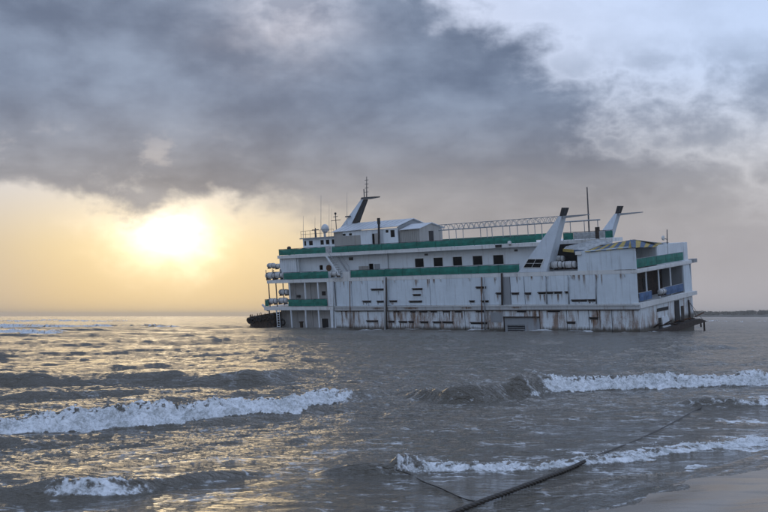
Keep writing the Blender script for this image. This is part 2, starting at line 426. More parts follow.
# ambient chop -----------------------------------------------------------
wx = GX + 0.9 * (fbm(GX * 0.22, GY * 0.22, 1, 3) - 0.5) * 2; wy = GY + 0.9 * (fbm(GX * 0.22, GY * 0.22, 2, 3) - 0.5) * 2
Z = np.zeros_like(GX)
main = math.atan2(-0.82, 0.57)
grow = ss(0.6, 8.0, s_sea)
far_ok = lambda lam: 1 - ss(lam / 0.011 * 0.7, lam / 0.011 * 1.3, rg)
near = rg < 700
for i in range(6):                                    # swell outside the break
    lam = rng.uniform(8, 19); th = main + rng.normal(0, 0.16); ph = rng.uniform(0, 6.28)
    q = (wx * math.cos(th) + wy * math.sin(th)) * 2 * math.pi / lam + ph
    Z += 0.0115 * lam ** 0.9 * (np.exp(0.9 * np.sin(q)) - 1.2) * ss(12, 60, s_sea) * 0.55 * (1 - ss(400, 1500, rg))
patchy = 0.45 + 1.1 * fbm(GX * 0.16, GY * 0.16, 5, 3)
for i in range(16):
    lam = rng.uniform(1.1, 4.5); th = main + rng.normal(0, 0.26); ph = rng.uniform(0, 6.28)
    q = (wx * math.cos(th) + wy * math.sin(th)) * 2 * math.pi / lam + ph
    Z += 0.0046 * lam * (np.exp(0.8 * np.sin(q)) - 1.16) * grow * patchy * far_ok(lam)
for i in range(30):
    lam = math.exp(rng.uniform(math.log(0.22), math.log(1.1))); th = main + rng.normal(0, 0.42); ph = rng.uniform(0, 6.28)
    q = ((wx + 0.25 * wy) * math.cos(th) + wy * math.sin(th)) * 2 * math.pi / lam + ph
    Z += 0.0056 * lam * np.sin(q) * (0.18 + 0.82 * grow) * patchy * far_ok(lam)
ca, sa_ = math.cos(main), math.sin(main)
U = GX * ca + GY * sa_; V = -GX * sa_ + GY * ca
rid = 1 - np.abs(fbm(U * 2.0, V * 0.5, 31, 5, 0.6) * 2 - 1)
Z += 0.042 * (rid ** 2 - 0.5) * grow * far_ok(1.0) * patchy
rid2 = 1 - np.abs(fbm(U * 0.42, V * 0.14, 37, 4, 0.55) * 2 - 1)
Z += 0.12 * (rid2 ** 2 - 0.5) * ss(6, 30, s_sea) * (1 - ss(150, 400, rg))

foam = np.zeros_like(Z); lace = np.zeros_like(Z)
azp = lambda px: math.atan((px - 384) / F)
froth_spots = []
def breaker(pts, wf, wb, lump=0.06, jit=0.12, trail=0.8, seed=0, hollow=0.0, clumps=0):
    """pts: (px, py of the toe, height, foam)"""
    a = np.array([math.atan2(*ground(p[0], p[1])[:2]) for p in pts])
    rr = np.array([np.hypot(*ground(p[0], p[1])[:2]) for p in pts])
    hh = np.array([p[2] for p in pts]); ff = np.array([p[3] for p in pts])
    def ev(az_):
        rc = np.interp(az_, a, rr); H = np.interp(az_, a, hh, left=0, right=0); Fm = np.interp(az_, a, ff, left=0, right=0)
        L = az_ * rc
        rc = rc + jit * 2.2 * (fbm(L * 0.5, L * 0 + seed, seed + 3, 2, 0.5) - 0.5)
        H = H * (0.78 + 0.44 * fbm(L * 0.7, L * 0 + 7 + seed, seed + 5, 2, 0.5))
        return rc, H, Fm, L
    rc, H, Fm, L = ev(AZ)
    ker = np.hanning(61); ker /= ker.sum()
    smooth = lambda q: np.convolve(np.pad(q, 30, 'edge'), ker, 'valid')
    base_r = smooth(smooth(np.interp(AZ, a, rr)))
    rc = rc - np.interp(AZ, a, rr) + base_r
    slope = np.gradient(base_r, AZ) / base_r
    cosf = smooth(1 / np.sqrt(1 + slope ** 2))
    d = (rg - rc[None, :]) * cosf[None, :]
    sel = (d > -0.3) & (d < 5 * wb + wf + 4) & (H[None, :] > 0)
    dd = d[sel]; Hs = np.broadcast_to(H, d.shape)[sel]; Fs = np.broadcast_to(Fm, d.shape)[sel]
    gx = GX[sel]; gy = GY[sel]
    Fs = np.clip(Fs + 3.2 * Fs * (1 - Fs) * (fbm(gx * 1.9, gy * 1.9, seed + 31, 4, 0.6) - 0.5) * 2, 0, 1)
    dd = dd + jit * 1.6 * (fbm(gx * 0.9, gy * 0.9, seed + 21, 2) - 0.5) + Fs * wf * 0.9 * (fbm(gx * 3.4, gy * 3.4, seed + 22, 4, 0.62) - 0.5)
    Hs = Hs * (0.72 + 0.56 * fbm(gx * 1.6, gy * 1.6, seed + 23, 3))
    front = ss(0.0, wf, dd)
    front = front ** (1 + hollow)
    back = np.exp(-(np.maximum(dd - wf, 0) / wb) ** 1.5)
    h = Hs * front * back
    body = ss(-0.02, 0.06, dd) * (1 - ss(wf * 0.9 + 0.06, wf * 1.3 + trail * (0.35 + 1.0 * fbm(gx * 1.1, gy * 1.1, seed + 8, 3)), dd))
    vein = 1 - np.abs(fbm(gx * 7.5, gy * 7.5, seed + 24, 4, 0.6) * 2 - 1)
    upper = ss(wf * 0.30, wf * 0.95, dd)
    fo = Fs * body * (1 - upper * 0.80 * (1 - ss(0.55, 0.95, vein)))
    bil = 1 - np.abs(fbm(gx * 3.6, gy * 3.6, seed + 9, 4, 0.6) * 2 - 1)
    bil2 = 1 - np.abs(fbm(gx * 11, gy * 11, seed + 10, 3, 0.6) * 2 - 1)
    big = 1 - np.abs(fbm(gx * 1.7, gy * 1.7, seed + 25, 3, 0.55) * 2 - 1)
    h = h * (1 + Fs * body * 0.55 * (big ** 1.5 - 0.5)) + Fs * body * lump * (0.9 * (bil ** 2 - 0.4) + 0.5 * (bil2 ** 2 - 0.4))
    Z[sel] += h
    foam[sel] = np.maximum(foam[sel], fo)
    tr = Fs * ss(0, 0.2, dd) * np.exp(-np.maximum(dd - wf, 0) / 1.6)
    lace[sel] = np.maximum(lace[sel], tr)
    if clumps:
        n = 0
        while n < clumps:
            aa = rng.uniform(a[0], a[-1]); f = float(np.interp(aa, a, ff))
            if rng.random() > f: continue
            j = int(np.searchsorted(AZ, aa)); n += 1
            dd_ = abs(rng.normal(0, 1)) * (wf + trail * 0.35) * 0.6
            froth_spots.append((aa, float(rc[j] + dd_ / cosf[j])))

# left breaker, white along its whole length
breaker([(-60, 444, .15, .9), (0, 438, .155, .95), (60, 434, .16, .95), (110, 430, .16, .95), (160, 427, .16, 1), (210, 422, .17, 1), (256, 418.5, .18, 1),
         (300, 414, .18, 1), (328, 409, .17, .95), (344, 405, .14, .7), (354, 404, .11, .25), (380, 402.5, .08, 0), (410, 401, .0, 0)], .62, .8, .085, .13, .55, 40, clumps=2600)
# right wave: an olive face not yet broken, then white water
breaker([(396, 398, .0, 0), (408, 399.5, .11, .0), (425, 402, .20, .3), (440, 404, .25, .5), (452, 405, .30, .25), (470, 404.5, .34, 0), (500, 402, .35, 0), (520, 399, .32, 0),
         (540, 396, .18, 0), (560, 394, 0, 0)], .36, .8, .08, .10, .4, 60, hollow=0.2, clumps=300)
breaker([(505, 399, 0, 0), (522, 397.5, .08, .25), (540, 395.5, .17, .6), (560, 394, .20, .9), (600, 392, .21, 1), (640, 390.5, .21, 1), (680, 388.5, .21, 1), (720, 387, .21, 1), (768, 385.5, .21, 1), (840, 383, .21, 1)],
        .60, .85, .095, .16, .7, 64, clumps=2400)
# dark swells behind the left breaker
breaker([(-60, 385, .22, 0), (0, 386, .24, 0), (60, 386, .23, 0), (110, 385, .22, 0), (170, 385, .23, 0), (225, 385, .22, 0), (262, 385, .19, 0), (300, 383, .10, 0), (330, 381, .0, 0)], .75, 1.2, .0, .35, .5, 80)
breaker([(-60, 403, .11, 0), (0, 403, .12, 0), (70, 401, .12, 0), (130, 398.5, .09, 0), (200, 396, .05, 0), (240, 395, .0, 0)], .5, .7, .0, .3, .5, 81)
breaker([(236, 385, .0, 0), (255, 384, .06, 0), (280, 383, .12, 0), (298, 381.5, .06, 0), (310, 380, 0, 0)], .5, .7, 0, .2, .5, 82)
# little breaker at the lower left
breaker([(-50, 498, .05, .0), (0, 499, .07, .5), (26, 499, .08, .45), (34, 499, .09, .5), (60, 498, .10, .72), (80, 498, .10, .75), (120, 496, .10, .72), (150, 492, .09, .7), (168, 488, .08, .45), (190, 485, .09, 0), (230, 480, .06, 0), (270, 477, .0, 0)], .20, .30, .035, .08, .15, 100, clumps=500)
# small ridge and splash before the foam line
breaker([(310, 476, 0, 0), (335, 476, .06, 0), (365, 477, .09, 0), (388, 477, .09, .1), (391, 476, .09, .6), (399, 475, .13, .85), (407, 474, .11, .8), (416, 473, .07, .65), (428, 472, .0, .5)], .12, .28, .05, .05, .25, 110, clumps=500)
# foam line rolling up the beach
breaker([(404, 473, .05, .74), (430, 472, .055, .76), (470, 472, .055, .78), (520, 471, .05, .8), (560, 470.5, .05, .8), (590, 467.5, .05, .8), (620, 463.5, .05, .8), (650, 459.5, .05, .8),
         (690, 453.5, .05, .8), (730, 448, .05, .8), (768, 443.5, .05, .8), (840, 436, .05, .7)], .16, .40, .045, .12, .6, 120, clumps=1500)
breaker([(540, 490, .006, .2), (568, 486, .010, .5), (602, 480, .012, .6), (640, 475, .016, .62), (672, 473.5, .016, .62), (721, 468, .012, .6), (768, 459.5, .010, .58), (840, 447, .01, .5)], .05, .14, .010, .10, .06, 125)
# mound in the water where the hawser goes under
breaker([(668, 405, 0, 0), (685, 406, .10, 0), (705, 407, .17, 0), (722, 407, .13, .2), (740, 407, .10, .7), (768, 406, .10, .75), (830, 405, .08, .7)], .22, .45, .04, .1, .3, 130, clumps=250)
# white water far out on the left and thin lines on the right
breaker([(-80, 334, .22, .85), (0, 334, .22, .9), (40, 335.5, .22, .9), (62, 335, .16, .7), (80, 332, .0, .0)], 1.6, 3, .05, .6, 5.0, 140)
breaker([(-80, 328, .28, .9), (0, 328, .28, .95), (50, 328.5, .28, .95), (100, 328.5, .28, .9), (115, 327.5, .34, .2), (150, 327.5, .30, .4), (175, 328.5, .24, .75), (188, 328, .0, 0)], 2.2, 5, .05, 1.0, 22.0, 150)
breaker([(-80, 321.8, .35, .9), (0, 321.8, .35, .95), (60, 322, .35, .95), (112, 322, .35, .8), (140, 322, .40, .2), (185, 322, .35, .1), (230, 322, 0, 0)], 4, 18, .05, 2.5, 90.0, 160)
breaker([(690, 321, .12, .3), (705, 321.5, .2, .62), (735, 322.5, .2, .62), (768, 323, .2, .6), (850, 323, .2, .5)], 2.4, 5, .05, 1.2, 7.0, 170)
breaker([(640, 352, .0, 0), (690, 350, .12, 0), (740, 349, .12, 0), (800, 348, .09, 0)], .9, 1.2, 0, .5, .5, 180)
# wash along the side of the stranded hull
hx = (GX - O[0]) * EX[0] + (GY - O[1]) * EX[1]; hy = (GX - O[0]) * NSIDE[0] + (GY - O[1]) * NSIDE[1]
edge_d = np.where((hx > -47) & (hx < 0.3), np.abs(hy), np.where((hy > 0) & (hy < 15.5) & (hx > 0), hx, 99.0))
slap = fbm(hx * 0.5, hy * 0.5, 190, 4, 0.6)
foam = np.maximum(foam, 0.95 * np.exp(-(np.maximum(edge_d, 0) / (0.3 + 1.6 * slap)) ** 2) * ss(0.30, 0.60, slap))
Z += 0.55 * np.exp(-(edge_d / 1.1) ** 2) * np.maximum(slap - 0.40, 0)
# old foam in the shallows
shal = ss(0.0, 0.4, s_sea) * (1 - ss(3.5, 7.0, s_sea))
lace = np.maximum(lace, 0.95 * shal)
lace = np.maximum(lace, 0.6 * ss(0.0, 0.4, s_sea) * (1 - ss(9, 24, s_sea)))
foam = np.maximum(foam, 0.42 * np.exp(-((s_sea - 0.06 - 0.10 * (fbm(a_sea * 1.7, a_sea * 0, 77, 3) - 0.5)) / 0.05) ** 2))
# the water thins to a film over the sand
SZ = sand_z(GX, GY)
s_edge = s_sea + 0.9 * (fbm(a_sea * 0.45, s_sea * 0.5, 78, 4, 0.55) - 0.5) + 0.25 * (fbm(a_sea * 2.2, s_sea * 2.2, 79, 3) - 0.5)
film = np.interp(s_edge, [-3.0, -1.2, 0.0, 0.8], [-0.06, -0.024, -0.006, 0.010])
SLOPE = np.where(s_sea > 0, -0.028 * s_sea, -0.024 * s_sea)
shallow = ss(0.2, 1.6, s_sea)
Zs = np.maximum(SLOPE + film, np.where(s_edge > 0.0, SZ + 0.0015 + 0.004 * ss(0.0, 0.5, s_edge), -9)) + np.maximum(Z, -0.02) * 0.4 * ss(-0.1, 0.6, s_edge)
Z = np.where(s_sea < 1.6, Zs * (1 - shallow) + np.maximum(Z, SZ + 0.006) * shallow, Z)
sea = grid_mesh('sea', GX, GY, Z, M['sea'], {'foam': foam, 'lace': lace})
sea['kind'] = 'structure'

# beach and sea bed as one sheet
bx_ = np.concatenate([np.linspace(-400, -14, 24), np.linspace(-13, 24, 300), np.linspace(26, 500, 24)])
by_ = np.concatenate([np.linspace(-60, -3, 20), np.linspace(-2.5, 22, 260), np.linspace(24, 600, 30)])
BY, BX = np.meshgrid(by_, bx_, indexing='ij')
beach = grid_mesh('beach', BX, BY, sand_z(BX, BY), M['sand'])
beach['kind'] = 'structure'

# froth thrown up along the breakers
def froth():
    ico = bmesh.new(); bmesh.ops.create_icosphere(ico, subdivisions=1, radius=1.0)
    bv = np.array([v.co[:] for v in ico.verts]); bf = np.array([[v.index for v in f.verts] for f in ico.faces]); ico.free()
    V_, F_ = [], []; n = 0
    for aa, r in froth_spots:
        j = min(len(AZ) - 1, int(np.searchsorted(AZ, aa))); i = min(len(RR) - 1, int(np.searchsorted(RR, r)))
        base_z = Z[i, j]; fo = foam[i, j]
        if fo < 0.55: continue
        size = (0.00028 + 0.0006 * rng.random() ** 2.5) * r
        up = size * 0.3 + (abs(rng.normal(0, 0.03)) if rng.random() < 0.18 else 0)
        v = bv * size * rng.uniform(0.6, 1.3, 3) * (1 + 0.3 * rng.normal(0, 1, (len(bv), 1)))
        V_.append(v + np.array([r * math.sin(aa), r * math.cos(aa), base_z + up])); F_.append(bf + n); n += len(bv)
    me = bpy.data.meshes.new('sea_foam'); me.from_pydata(np.concatenate(V_).tolist(), [], np.concatenate(F_).tolist()); me.update()
    me.materials.append(M['froth'])
    ob = bpy.data.objects.new('sea_foam', me); col.objects.link(ob)
    ob['kind'] = 'stuff'; ob['label'] = 'white froth thrown up along the breaking wave crests'; ob['category'] = 'foam'
froth()
# ------------------------------------------------------------------ mesh builder
class MB:
    def __init__(self): self.v = []; self.f = []; self.mi = []; self.cur = 0
    def _add(self, vs, fs):
        o = len(self.v); self.v += [tuple(p) for p in vs]
        self.f += [tuple(i + o for i in f) for f in fs]; self.mi += [self.cur] * len(fs); return self
    def box(self, x0, x1, y0, y1, z0, z1):
        vs = [(x, y, z) for z in (z0, z1) for y in (y0, y1) for x in (x0, x1)]
        return self._add(vs, [(0, 2, 3, 1), (4, 5, 7, 6), (0, 1, 5, 4), (2, 6, 7, 3), (0, 4, 6, 2), (1, 3, 7, 5)])
    def prism(self, pts, y0, y1):            # polygon in X,Z pushed from Y=y0 to y1
        n = len(pts); vs = [(p[0], y0, p[1]) for p in pts] + [(p[0], y1, p[1]) for p in pts]
        return self._add(vs, [tuple(range(n))[::-1], tuple(range(n, 2 * n))] + [(i, (i + 1) % n, n + (i + 1) % n, n + i) for i in range(n)])
    def prismx(self, pts, x0, x1):           # polygon in Y,Z pushed from X=x0 to x1
        n = len(pts); vs = [(x0, p[0], p[1]) for p in pts] + [(x1, p[0], p[1]) for p in pts]
        return self._add(vs, [tuple(range(n)), tuple(range(n, 2 * n))[::-1]] + [(i, n + i, n + (i + 1) % n, (i + 1) % n) for i in range(n)])
    def slab(self, pts, thick):              # polygon of 3-D points given a thickness along its normal
        P = [Vector(p) for p in pts]; nrm = (P[1] - P[0]).cross(P[2] - P[0]).normalized() * thick
        n = len(P); vs = P + [p + nrm for p in P]
        return self._add(vs, [tuple(range(n))[::-1], tuple(range(n, 2 * n))] + [(i, (i + 1) % n, n + (i + 1) % n, n + i) for i in range(n)])
    def tube(self, pts, r, n=6, r1=None):
        P = [Vector(p) for p in pts]; m = len(P); vs = []
        up = Vector((0.13, 0.31, 0.94)).normalized()
        for i, p in enumerate(P):
            d = (P[min(i + 1, m - 1)] - P[max(i - 1, 0)]).normalized()
            a = d.cross(up)
            if a.length < 1e-3: a = d.cross(Vector((1, 0, 0)))
            a.normalize(); b = d.cross(a)
            rr = r if r1 is None else r + (r1 - r) * i / max(1, m - 1)
            vs += [p + (a * math.cos(k * 2 * math.pi / n) + b * math.sin(k * 2 * math.pi / n)) * rr for k in range(n)]
        fs = [(i * n + k, i * n + (k + 1) % n, (i + 1) * n + (k + 1) % n, (i + 1) * n + k) for i in range(m - 1) for k in range(n)]
        fs += [tuple(range(n))[::-1], tuple(range((m - 1) * n, m * n))]
        return self._add(vs, fs)
    def lathe(self, prof, c, axis='x', n=12):  # prof: (distance along axis, radius)
        vs = []
        for h, r in prof:
            for k in range(n):
                a = 2 * math.pi * k / n; u, w = r * math.cos(a), r * math.sin(a)
                vs.append((c[0] + h, c[1] + u, c[2] + w) if axis == 'x' else (c[0] + u, c[1] + h, c[2] + w) if axis == 'y' else (c[0] + u, c[1] + w, c[2] + h))
        m = len(prof)
        fs = [(i * n + k, i * n + (k + 1) % n, (i + 1) * n + (k + 1) % n, (i + 1) * n + k) for i in range(m - 1) for k in range(n)]
        fs += [tuple(range(n))[::-1], tuple(range((m - 1) * n, m * n))]
        return self._add(vs, fs)
    def build(self, name, mat, parent=None, smooth=False):
        me = bpy.data.meshes.new(name); me.from_pydata(self.v, [], self.f)
        bm = bmesh.new(); bm.from_mesh(me); bmesh.ops.recalc_face_normals(bm, faces=bm.faces); bm.to_mesh(me); bm.free()
        mats = mat if isinstance(mat, (list, tuple)) else [mat]
        for m_ in mats: me.materials.append(M[m_] if isinstance(m_, str) else m_)
        if len(mats) > 1: me.polygons.foreach_set('material_index', self.mi)
        if smooth: me.polygons.foreach_set('use_smooth', [True] * len(me.polygons))
        ob = bpy.data.objects.new(name, me); col.objects.link(ob)
        if parent is not None: ob.parent = parent
        return ob
def tag(o, label, cat, group=None):
    o['label'] = label; o['category'] = cat
    if group: o['group'] = group
    return o
def wall_y(y0, y1, x0, x1, z0, z1, holes):
    """wall along X with real openings (hx0,hx1,hz0,hz1)"""
    m = MB(); xs = sorted({x0, x1, *[h[0] for h in holes], *[h[1] for h in holes]})
    for a, b in zip(xs[:-1], xs[1:]):
        cx = (a + b) / 2; z = z0
        for h in sorted([h for h in holes if h[0] < cx < h[1]], key=lambda h: h[2]):
            if h[2] > z: m.box(a, b, y0, y1, z, h[2])
            z = h[3]
        if z < z1: m.box(a, b, y0, y1, z, z1)
    return m

# ------------------------------------------------------------------ the ship
BEAM = 15.2
ship = bpy.data.objects.new('grounded_ship', None); col.objects.link(ship)
ship.matrix_world = SHIP_M
ship.empty_display_size = 2
tag(ship, 'rusting white passenger ship with green deck rails, heeled over in the surf', 'ship')
def part(mb, name, mat, parent=None, smooth=False): return mb.build(name, mat, parent or ship, smooth)

XL = -37.05          # where the plated side begins (left of it the decks are open)
XB = -45.9           # forward end of the superstructure
# decks and hull cores
part(MB().box(XL, -0.06, 0.08, BEAM - .08, -3.0, 2.28), 'hull', 'rustdark')
part(MB().box(-47.2, XL - .002, 1.5, BEAM - .3, -3.0, 2.28), 'fore_hull', 'recess')
part(MB().box(XL + .3, -2.4, 0.10, BEAM - .1, 2.80, 5.62), 'deckhouse_core', 'rustdark')
part(MB().box(XB + .3, XL + .298, 1.45, BEAM - .3, 2.80, 5.62), 'fore_deckhouse', 'recess')
part(MB().prism([(-48.6, 2.30), (-48.6, 2.74), (0.05, 2.78), (0.05, 2.30)], 0.02, BEAM), 'main_deck', 'trim')
part(MB().box(-47.8, 0.10, -0.02, BEAM, 5.645, 6.05), 'promenade_deck', 'trim')
part(MB().box(-45.75, SX(540, 244), -0.02, BEAM - .5, 8.66, 9.03).box(SX(540, 244) + .002, SX(613, 238, 3.2), 3.0, 5.6, 8.66, 9.03), 'upper_deck', 'trim')
# rubbing strake along the near side
part(MB().box(XL, 0.16, -0.24, 0.0, 2.26, 2.70), 'rubbing_strake', 'belt')
part(MB().box(XL, 0.20, -0.30, -0.242, 2.60, 2.72), 'strake_lip', 'belt')
part(MB().box(XL, 0.12, -0.16, -0.0135, 2.165, 2.255), 'strake_shadow', 'rustdark')  # dark strip added below the strake, coloured as its shadow
for k, (a, b) in enumerate([(462, 474), (512, 523), (372, 386), (404, 420)]):
    part(MB().box(SX(a, 306), SX(b, 306), -0.262, -0.243, 2.30, 2.585), 'rusted_patch', 'rust_run')
# side plates, upper row and hull row
seams = [335.5, 351.5, 367.7, 387, 430, 483, 503, 510.5, 524.5, 546.5, 568.6, 596, 638.3]
for i, (a, b) in enumerate(zip(seams[:-1], seams[1:])):
    x0, x1 = S(a, 290)[0] + .035, S(b, 290)[0] - .035
    if i == len(seams) - 2: x1 = 0.0
    j = 0.012 * random.random()
    part(MB().box(x0, x1, 0.0 - j, 0.095, 2.785, 5.64), 'side_plate', 'grey' if (a, b) == (503, 510.5) else 'plate')
hseams = [335.5, 351.5, 368, 387, 412, 440, 465, 488, 503.5, 540, 567, 589, 612, 640]
for i, (a, b) in enumerate(zip(hseams[:-1], hseams[1:])):
    x0, x1 = S(a, 320)[0] + .035, S(b, 320)[0] - .035
    j = 0.012 * random.random()
    if a == 503.5:          # recessed loading door with a louvre
        zt = S(520, 316.5)[1]
        part(MB().box(x0, x1, -j, 0.078, zt, 2.255), 'hull_plate', 'hull')
        d = part(MB().box(x0 + .06, x1 - .06, 0.079, 0.20, -2.5, zt - .02), 'loading_door', 'grey')
        part(MB().box(x0, x1, -.10, 0.076, zt - .10, zt - .004), 'door_lintel', 'rustdark', d)
        lx0, lx1 = SX(507.5, 328), SX(524.5, 328); lz = S(516, 325)[1]
        part(MB().box(lx0, lx1, .02, .0785, -.6, lz), 'louvre_box', 'dark', d)
        for q in range(4):
            part(MB().box(lx0 - .03, lx1 + .03, -.02, .0195, lz - .02 - q * .2 - .05, lz - .02 - q * .2), 'louvre_slat', 'steel', d)
        continue
    part(MB().box(x0, x1 if b != 640 else 0.0, 0.0 - j, 0.078, -2.9, 2.255), 'hull_plate', 'hull')
part(MB().box(SX(491, 318), SX(502.5, 318), -.03, -.0125, .95, 2.0), 'patch_plate', 'grey')
# far side shell
part(MB().box(XL, 0.0, BEAM - .099, BEAM - .002, 2.79, 5.64), 'far_side_wall', 'plate')
# hooded scupper slots, each with rust running from it
slots = [(371.6, 384, 290), (363, 371, 302), (377.5, 384, 302), (390, 397, 301.7), (412.8, 422.4, 289.5), (413.6, 420.7, 295.4), (409.7, 422, 302),
         (394, 399.5, 311.7), (410.5, 415.7, 311.8), (420, 427.5, 311.8), (431, 437, 311.8), (443, 450, 311.8),
         (367, 378, 321.6), (389, 394.5, 322), (399.5, 407, 322.3), (409, 413.6, 322.3), (420.7, 428.3, 322.6), (433.4, 441, 322.7), (443, 453, 322.7),
         (476.5, 486, 288), (470, 474.6, 301.8), (481.7, 488.7, 301.8), (496.5, 502, 294), (512, 519, 294), (525.5, 531, 294), (538.5, 545.8, 293.4),
         (547.3, 553, 293.2), (554.6, 562, 293), (565.5, 568, 292.8), (572, 587, 301), (588.5, 595.5, 300.8), (590, 598, 318.7), (567.6, 575.4, 323), (471, 487, 323.4),
         (455, 462, 311.8), (476, 484, 311.6), (517, 526, 311.6), (548, 560, 311.4)]
for k, (a, b, y) in enumerate(slots):
    x0, z = S(a, y); x1, _ = S(b, y)
    g = part(MB().box(x0, x1, -0.055, -0.0125, z - .07, z + .10), 'scupper', 'dark')
    part(MB().prismx([(-.055, z + .10), (-.22, z + .07), (-.22, z + .10), (-.0125, z + .16)], x0 - .05, x1 + .05), 'hood', 'rustdark', g)
    if random.random() < 0.75:
        n = random.randint(1, 3)
        for q in range(n):
            xs = random.uniform(x0, x1); w = random.uniform(.04, .13); L = random.uniform(.5, 1.3)
            zb = max(z - .11 - L, 2.80 if z > 2.8 else -.4)
            part(MB().prism([(xs - w, z - .11), (xs + w, z - .11), (xs + w * .7, zb), (xs - w * .7, zb)], -0.0205, -0.0165), 'rust_streak', 'rust_run', g)
# rust runs from the deck edge and the strake
for k in range(48):
    px = random.uniform(340, 634); up = random.random() < .3
    x0 = SX(px, 300); w = random.uniform(.04, .20); zt = 5.63 if up else 2.25; L = random.uniform(.4, 1.2) if up else random.uniform(.7, 2.3)
    part(MB().prism([(x0 - w, zt), (x0 + w, zt), (x0 + w * .8, zt - L), (x0 - w * .75, zt - L)], -0.0162, -0.0135), 'rust_streak', 'rust_run')
# pipes down the side
def pipe(px, y0, y1, r, mat, off=-.10):
    xa, za = S(px, y0); xb, zb = S(px + .6, y1)
    return part(MB().tube([(xa, off, za), ((xa + xb) / 2, off, (za + zb) / 2), (xb, off, zb)], r, 8), 'drain_pipe', mat, smooth=True)
pipe(386.5, 277, 331, .12, 'belt', -.36); pipe(388.2, 277, 331, .07, 'rustdark', -.36); pipe(483, 277, 331, .06, 'rust', -.33); pipe(486, 277, 331, .06, 'steel', -.33); pipe(502.3, 273, 305, .10, 'rustdark', -.14)
pipe(335.2, 281, 331, .07, 'steel', -.33); pipe(351.5, 281, 331, .05, 'rust', -.33); pipe(596, 277, 304, .05, 'steel'); pipe(568.6, 277, 304, .05, 'steel'); pipe(546.5, 277, 304, .05, 'steel')
for px in (362, 395, 418, 441, 470, 496, 520, 548, 572, 598, 625):
    x, _ = S(px, 279)
    part(MB().prismx([(-.02, 5.64), (-.28, 5.64), (-.02, 5.30)], x - .03, x + .03), 'deck_bracket', 'trim')

# --- open fore decks: posts, recessed walls
for z0, z1, pxs in ((2.78, 5.64, (290, 305.5, 318.5)), (-1.2, 2.30, (291.5, 306, 319))):
    for px in pxs:
        x = SX(px, 295 if z0 > 0 else 318, .12)
        part(MB().box(x - .07, x + .07, .06, .20, z0, z1), 'deck_post', 'white')
part(MB().box(SX(327.5, 295), XL - .01, 0.0, 1.44, 2.785, 5.64), 'stair_trunk', 'white')
part(MB().box(SX(330.5, 320), XL - .01, 0.03, 1.48, -2.9, 2.29), 'corner_casing', 'white')
w = part(MB().box(SX(322, 294.6, 1.4), SX(325.5, 294.6, 1.4), 1.38, 1.449, 3.95, 4.45), 'window', 'dark'); 
part(MB().box(SX(298, 298, 1.4), SX(300.5, 298, 1.4), 1.15, 1.449, 3.75, 4.05), 'wall_lamp', 'black')
d = part(MB().box(SX(322.5, 325, 1.45), SX(328, 325, 1.45), 1.40, 1.498, -1.0, 1.12), 'doorway', 'dark')
part(MB().box(SX(322, 325, 1.45), SX(322.5, 325, 1.45) - .002, 1.36, 1.498, -1.0, 1.2), 'door_frame', 'trim', d)
for px, w_ in ((296, .5), (311, .35), (284, .4)):      # ribs of the recessed walls
    for z0, z1, yy in ((2.79, 5.64, 1.35), (-1, 2.29, 1.42)):
        x = SX(px, 300, 1.4); part(MB().box(x - .05, x + .05, yy, yy + .09 if z0 > 0 else yy + .078, z0, z1), 'wall_rib', 'recess')
b_ = part(MB().lathe([(-.4, .2), (.55, .2), (.56, .3), (.68, .3)], (SX(301.5, 326, .6), .6, .2), 'z', 10), 'mooring_bollard', 'rustdark')
# ladder at the fore end
lx = SX(279, 315, .1)
ld = part(MB().tube([(lx - .22, -.05, -.3), (lx - .22, -.05, 2.6)], .04).tube([(lx + .22, -.05, -.3), (lx + .22, -.05, 2.6)], .04), 'boarding_ladder', 'white')
for k in range(8): part(MB().tube([(lx - .22, -.05, .0 + k * .3), (lx + .22, -.05, .0 + k * .3)], .03), 'rung', 'white', ld)
for px in (269, 276.3):
    x = SX(px, 290, .3); part(MB().tube([(x, .3, 2.75), (x, .3, 5.66)], .07), 'platform_post', 'mast')
    part(MB().tube([(SX(px + 1, 318, .4), .4, -.8), (SX(px, 308, .4), .4, 2.32)], .09), 'platform_post', 'trim')
part(MB().tube([(SX(262.5, 305.5, .3), .3, 3.0), (SX(268, 311.5, .3), .3, 2.25)], .14), 'mooring_chock', 'trim')
# low black bow with tyre fenders
xt = -55.8
bow = part(MB().prismx([(0, 0), (1, 0), (1, 1)], 0, .01), 'bow', 'rustdark')
def bow_mesh():
    rings = []
    n = 9
    for i in range(n):
        f = i / (n - 1); x = -47.2 - f * (abs(xt) - 47.2)
        half = (BEAM / 2 - .3) * math.sqrt(max(0.0, 1 - f ** 2.2)) + .15
        top = 1.95 - .95 * f + .05 * math.sin(f * 9)
        yc = BEAM / 2
        rings.append([(x, yc - half, -2.5), (x, yc - half, top - .3), (x, yc - half - .08, top), (x, yc + half + .08, top), (x, yc + half, -2.5)])
    vs = [p for r_ in rings for p in r_]; m = 5; fs = []
    for i in range(n - 1):
        for k in range(m - 1): fs.append((i * m + k, i * m + k + 1, (i + 1) * m + k + 1, (i + 1) * m + k))
    fs += [tuple(range(m)), tuple(range((n - 1) * m, n * m))]
    mm = MB(); mm._add(vs, fs); return mm, rings
bm_, rings = bow_mesh()
bpy.data.objects.remove(bow)
bow = part(bm_, 'bow', 'rustdark')
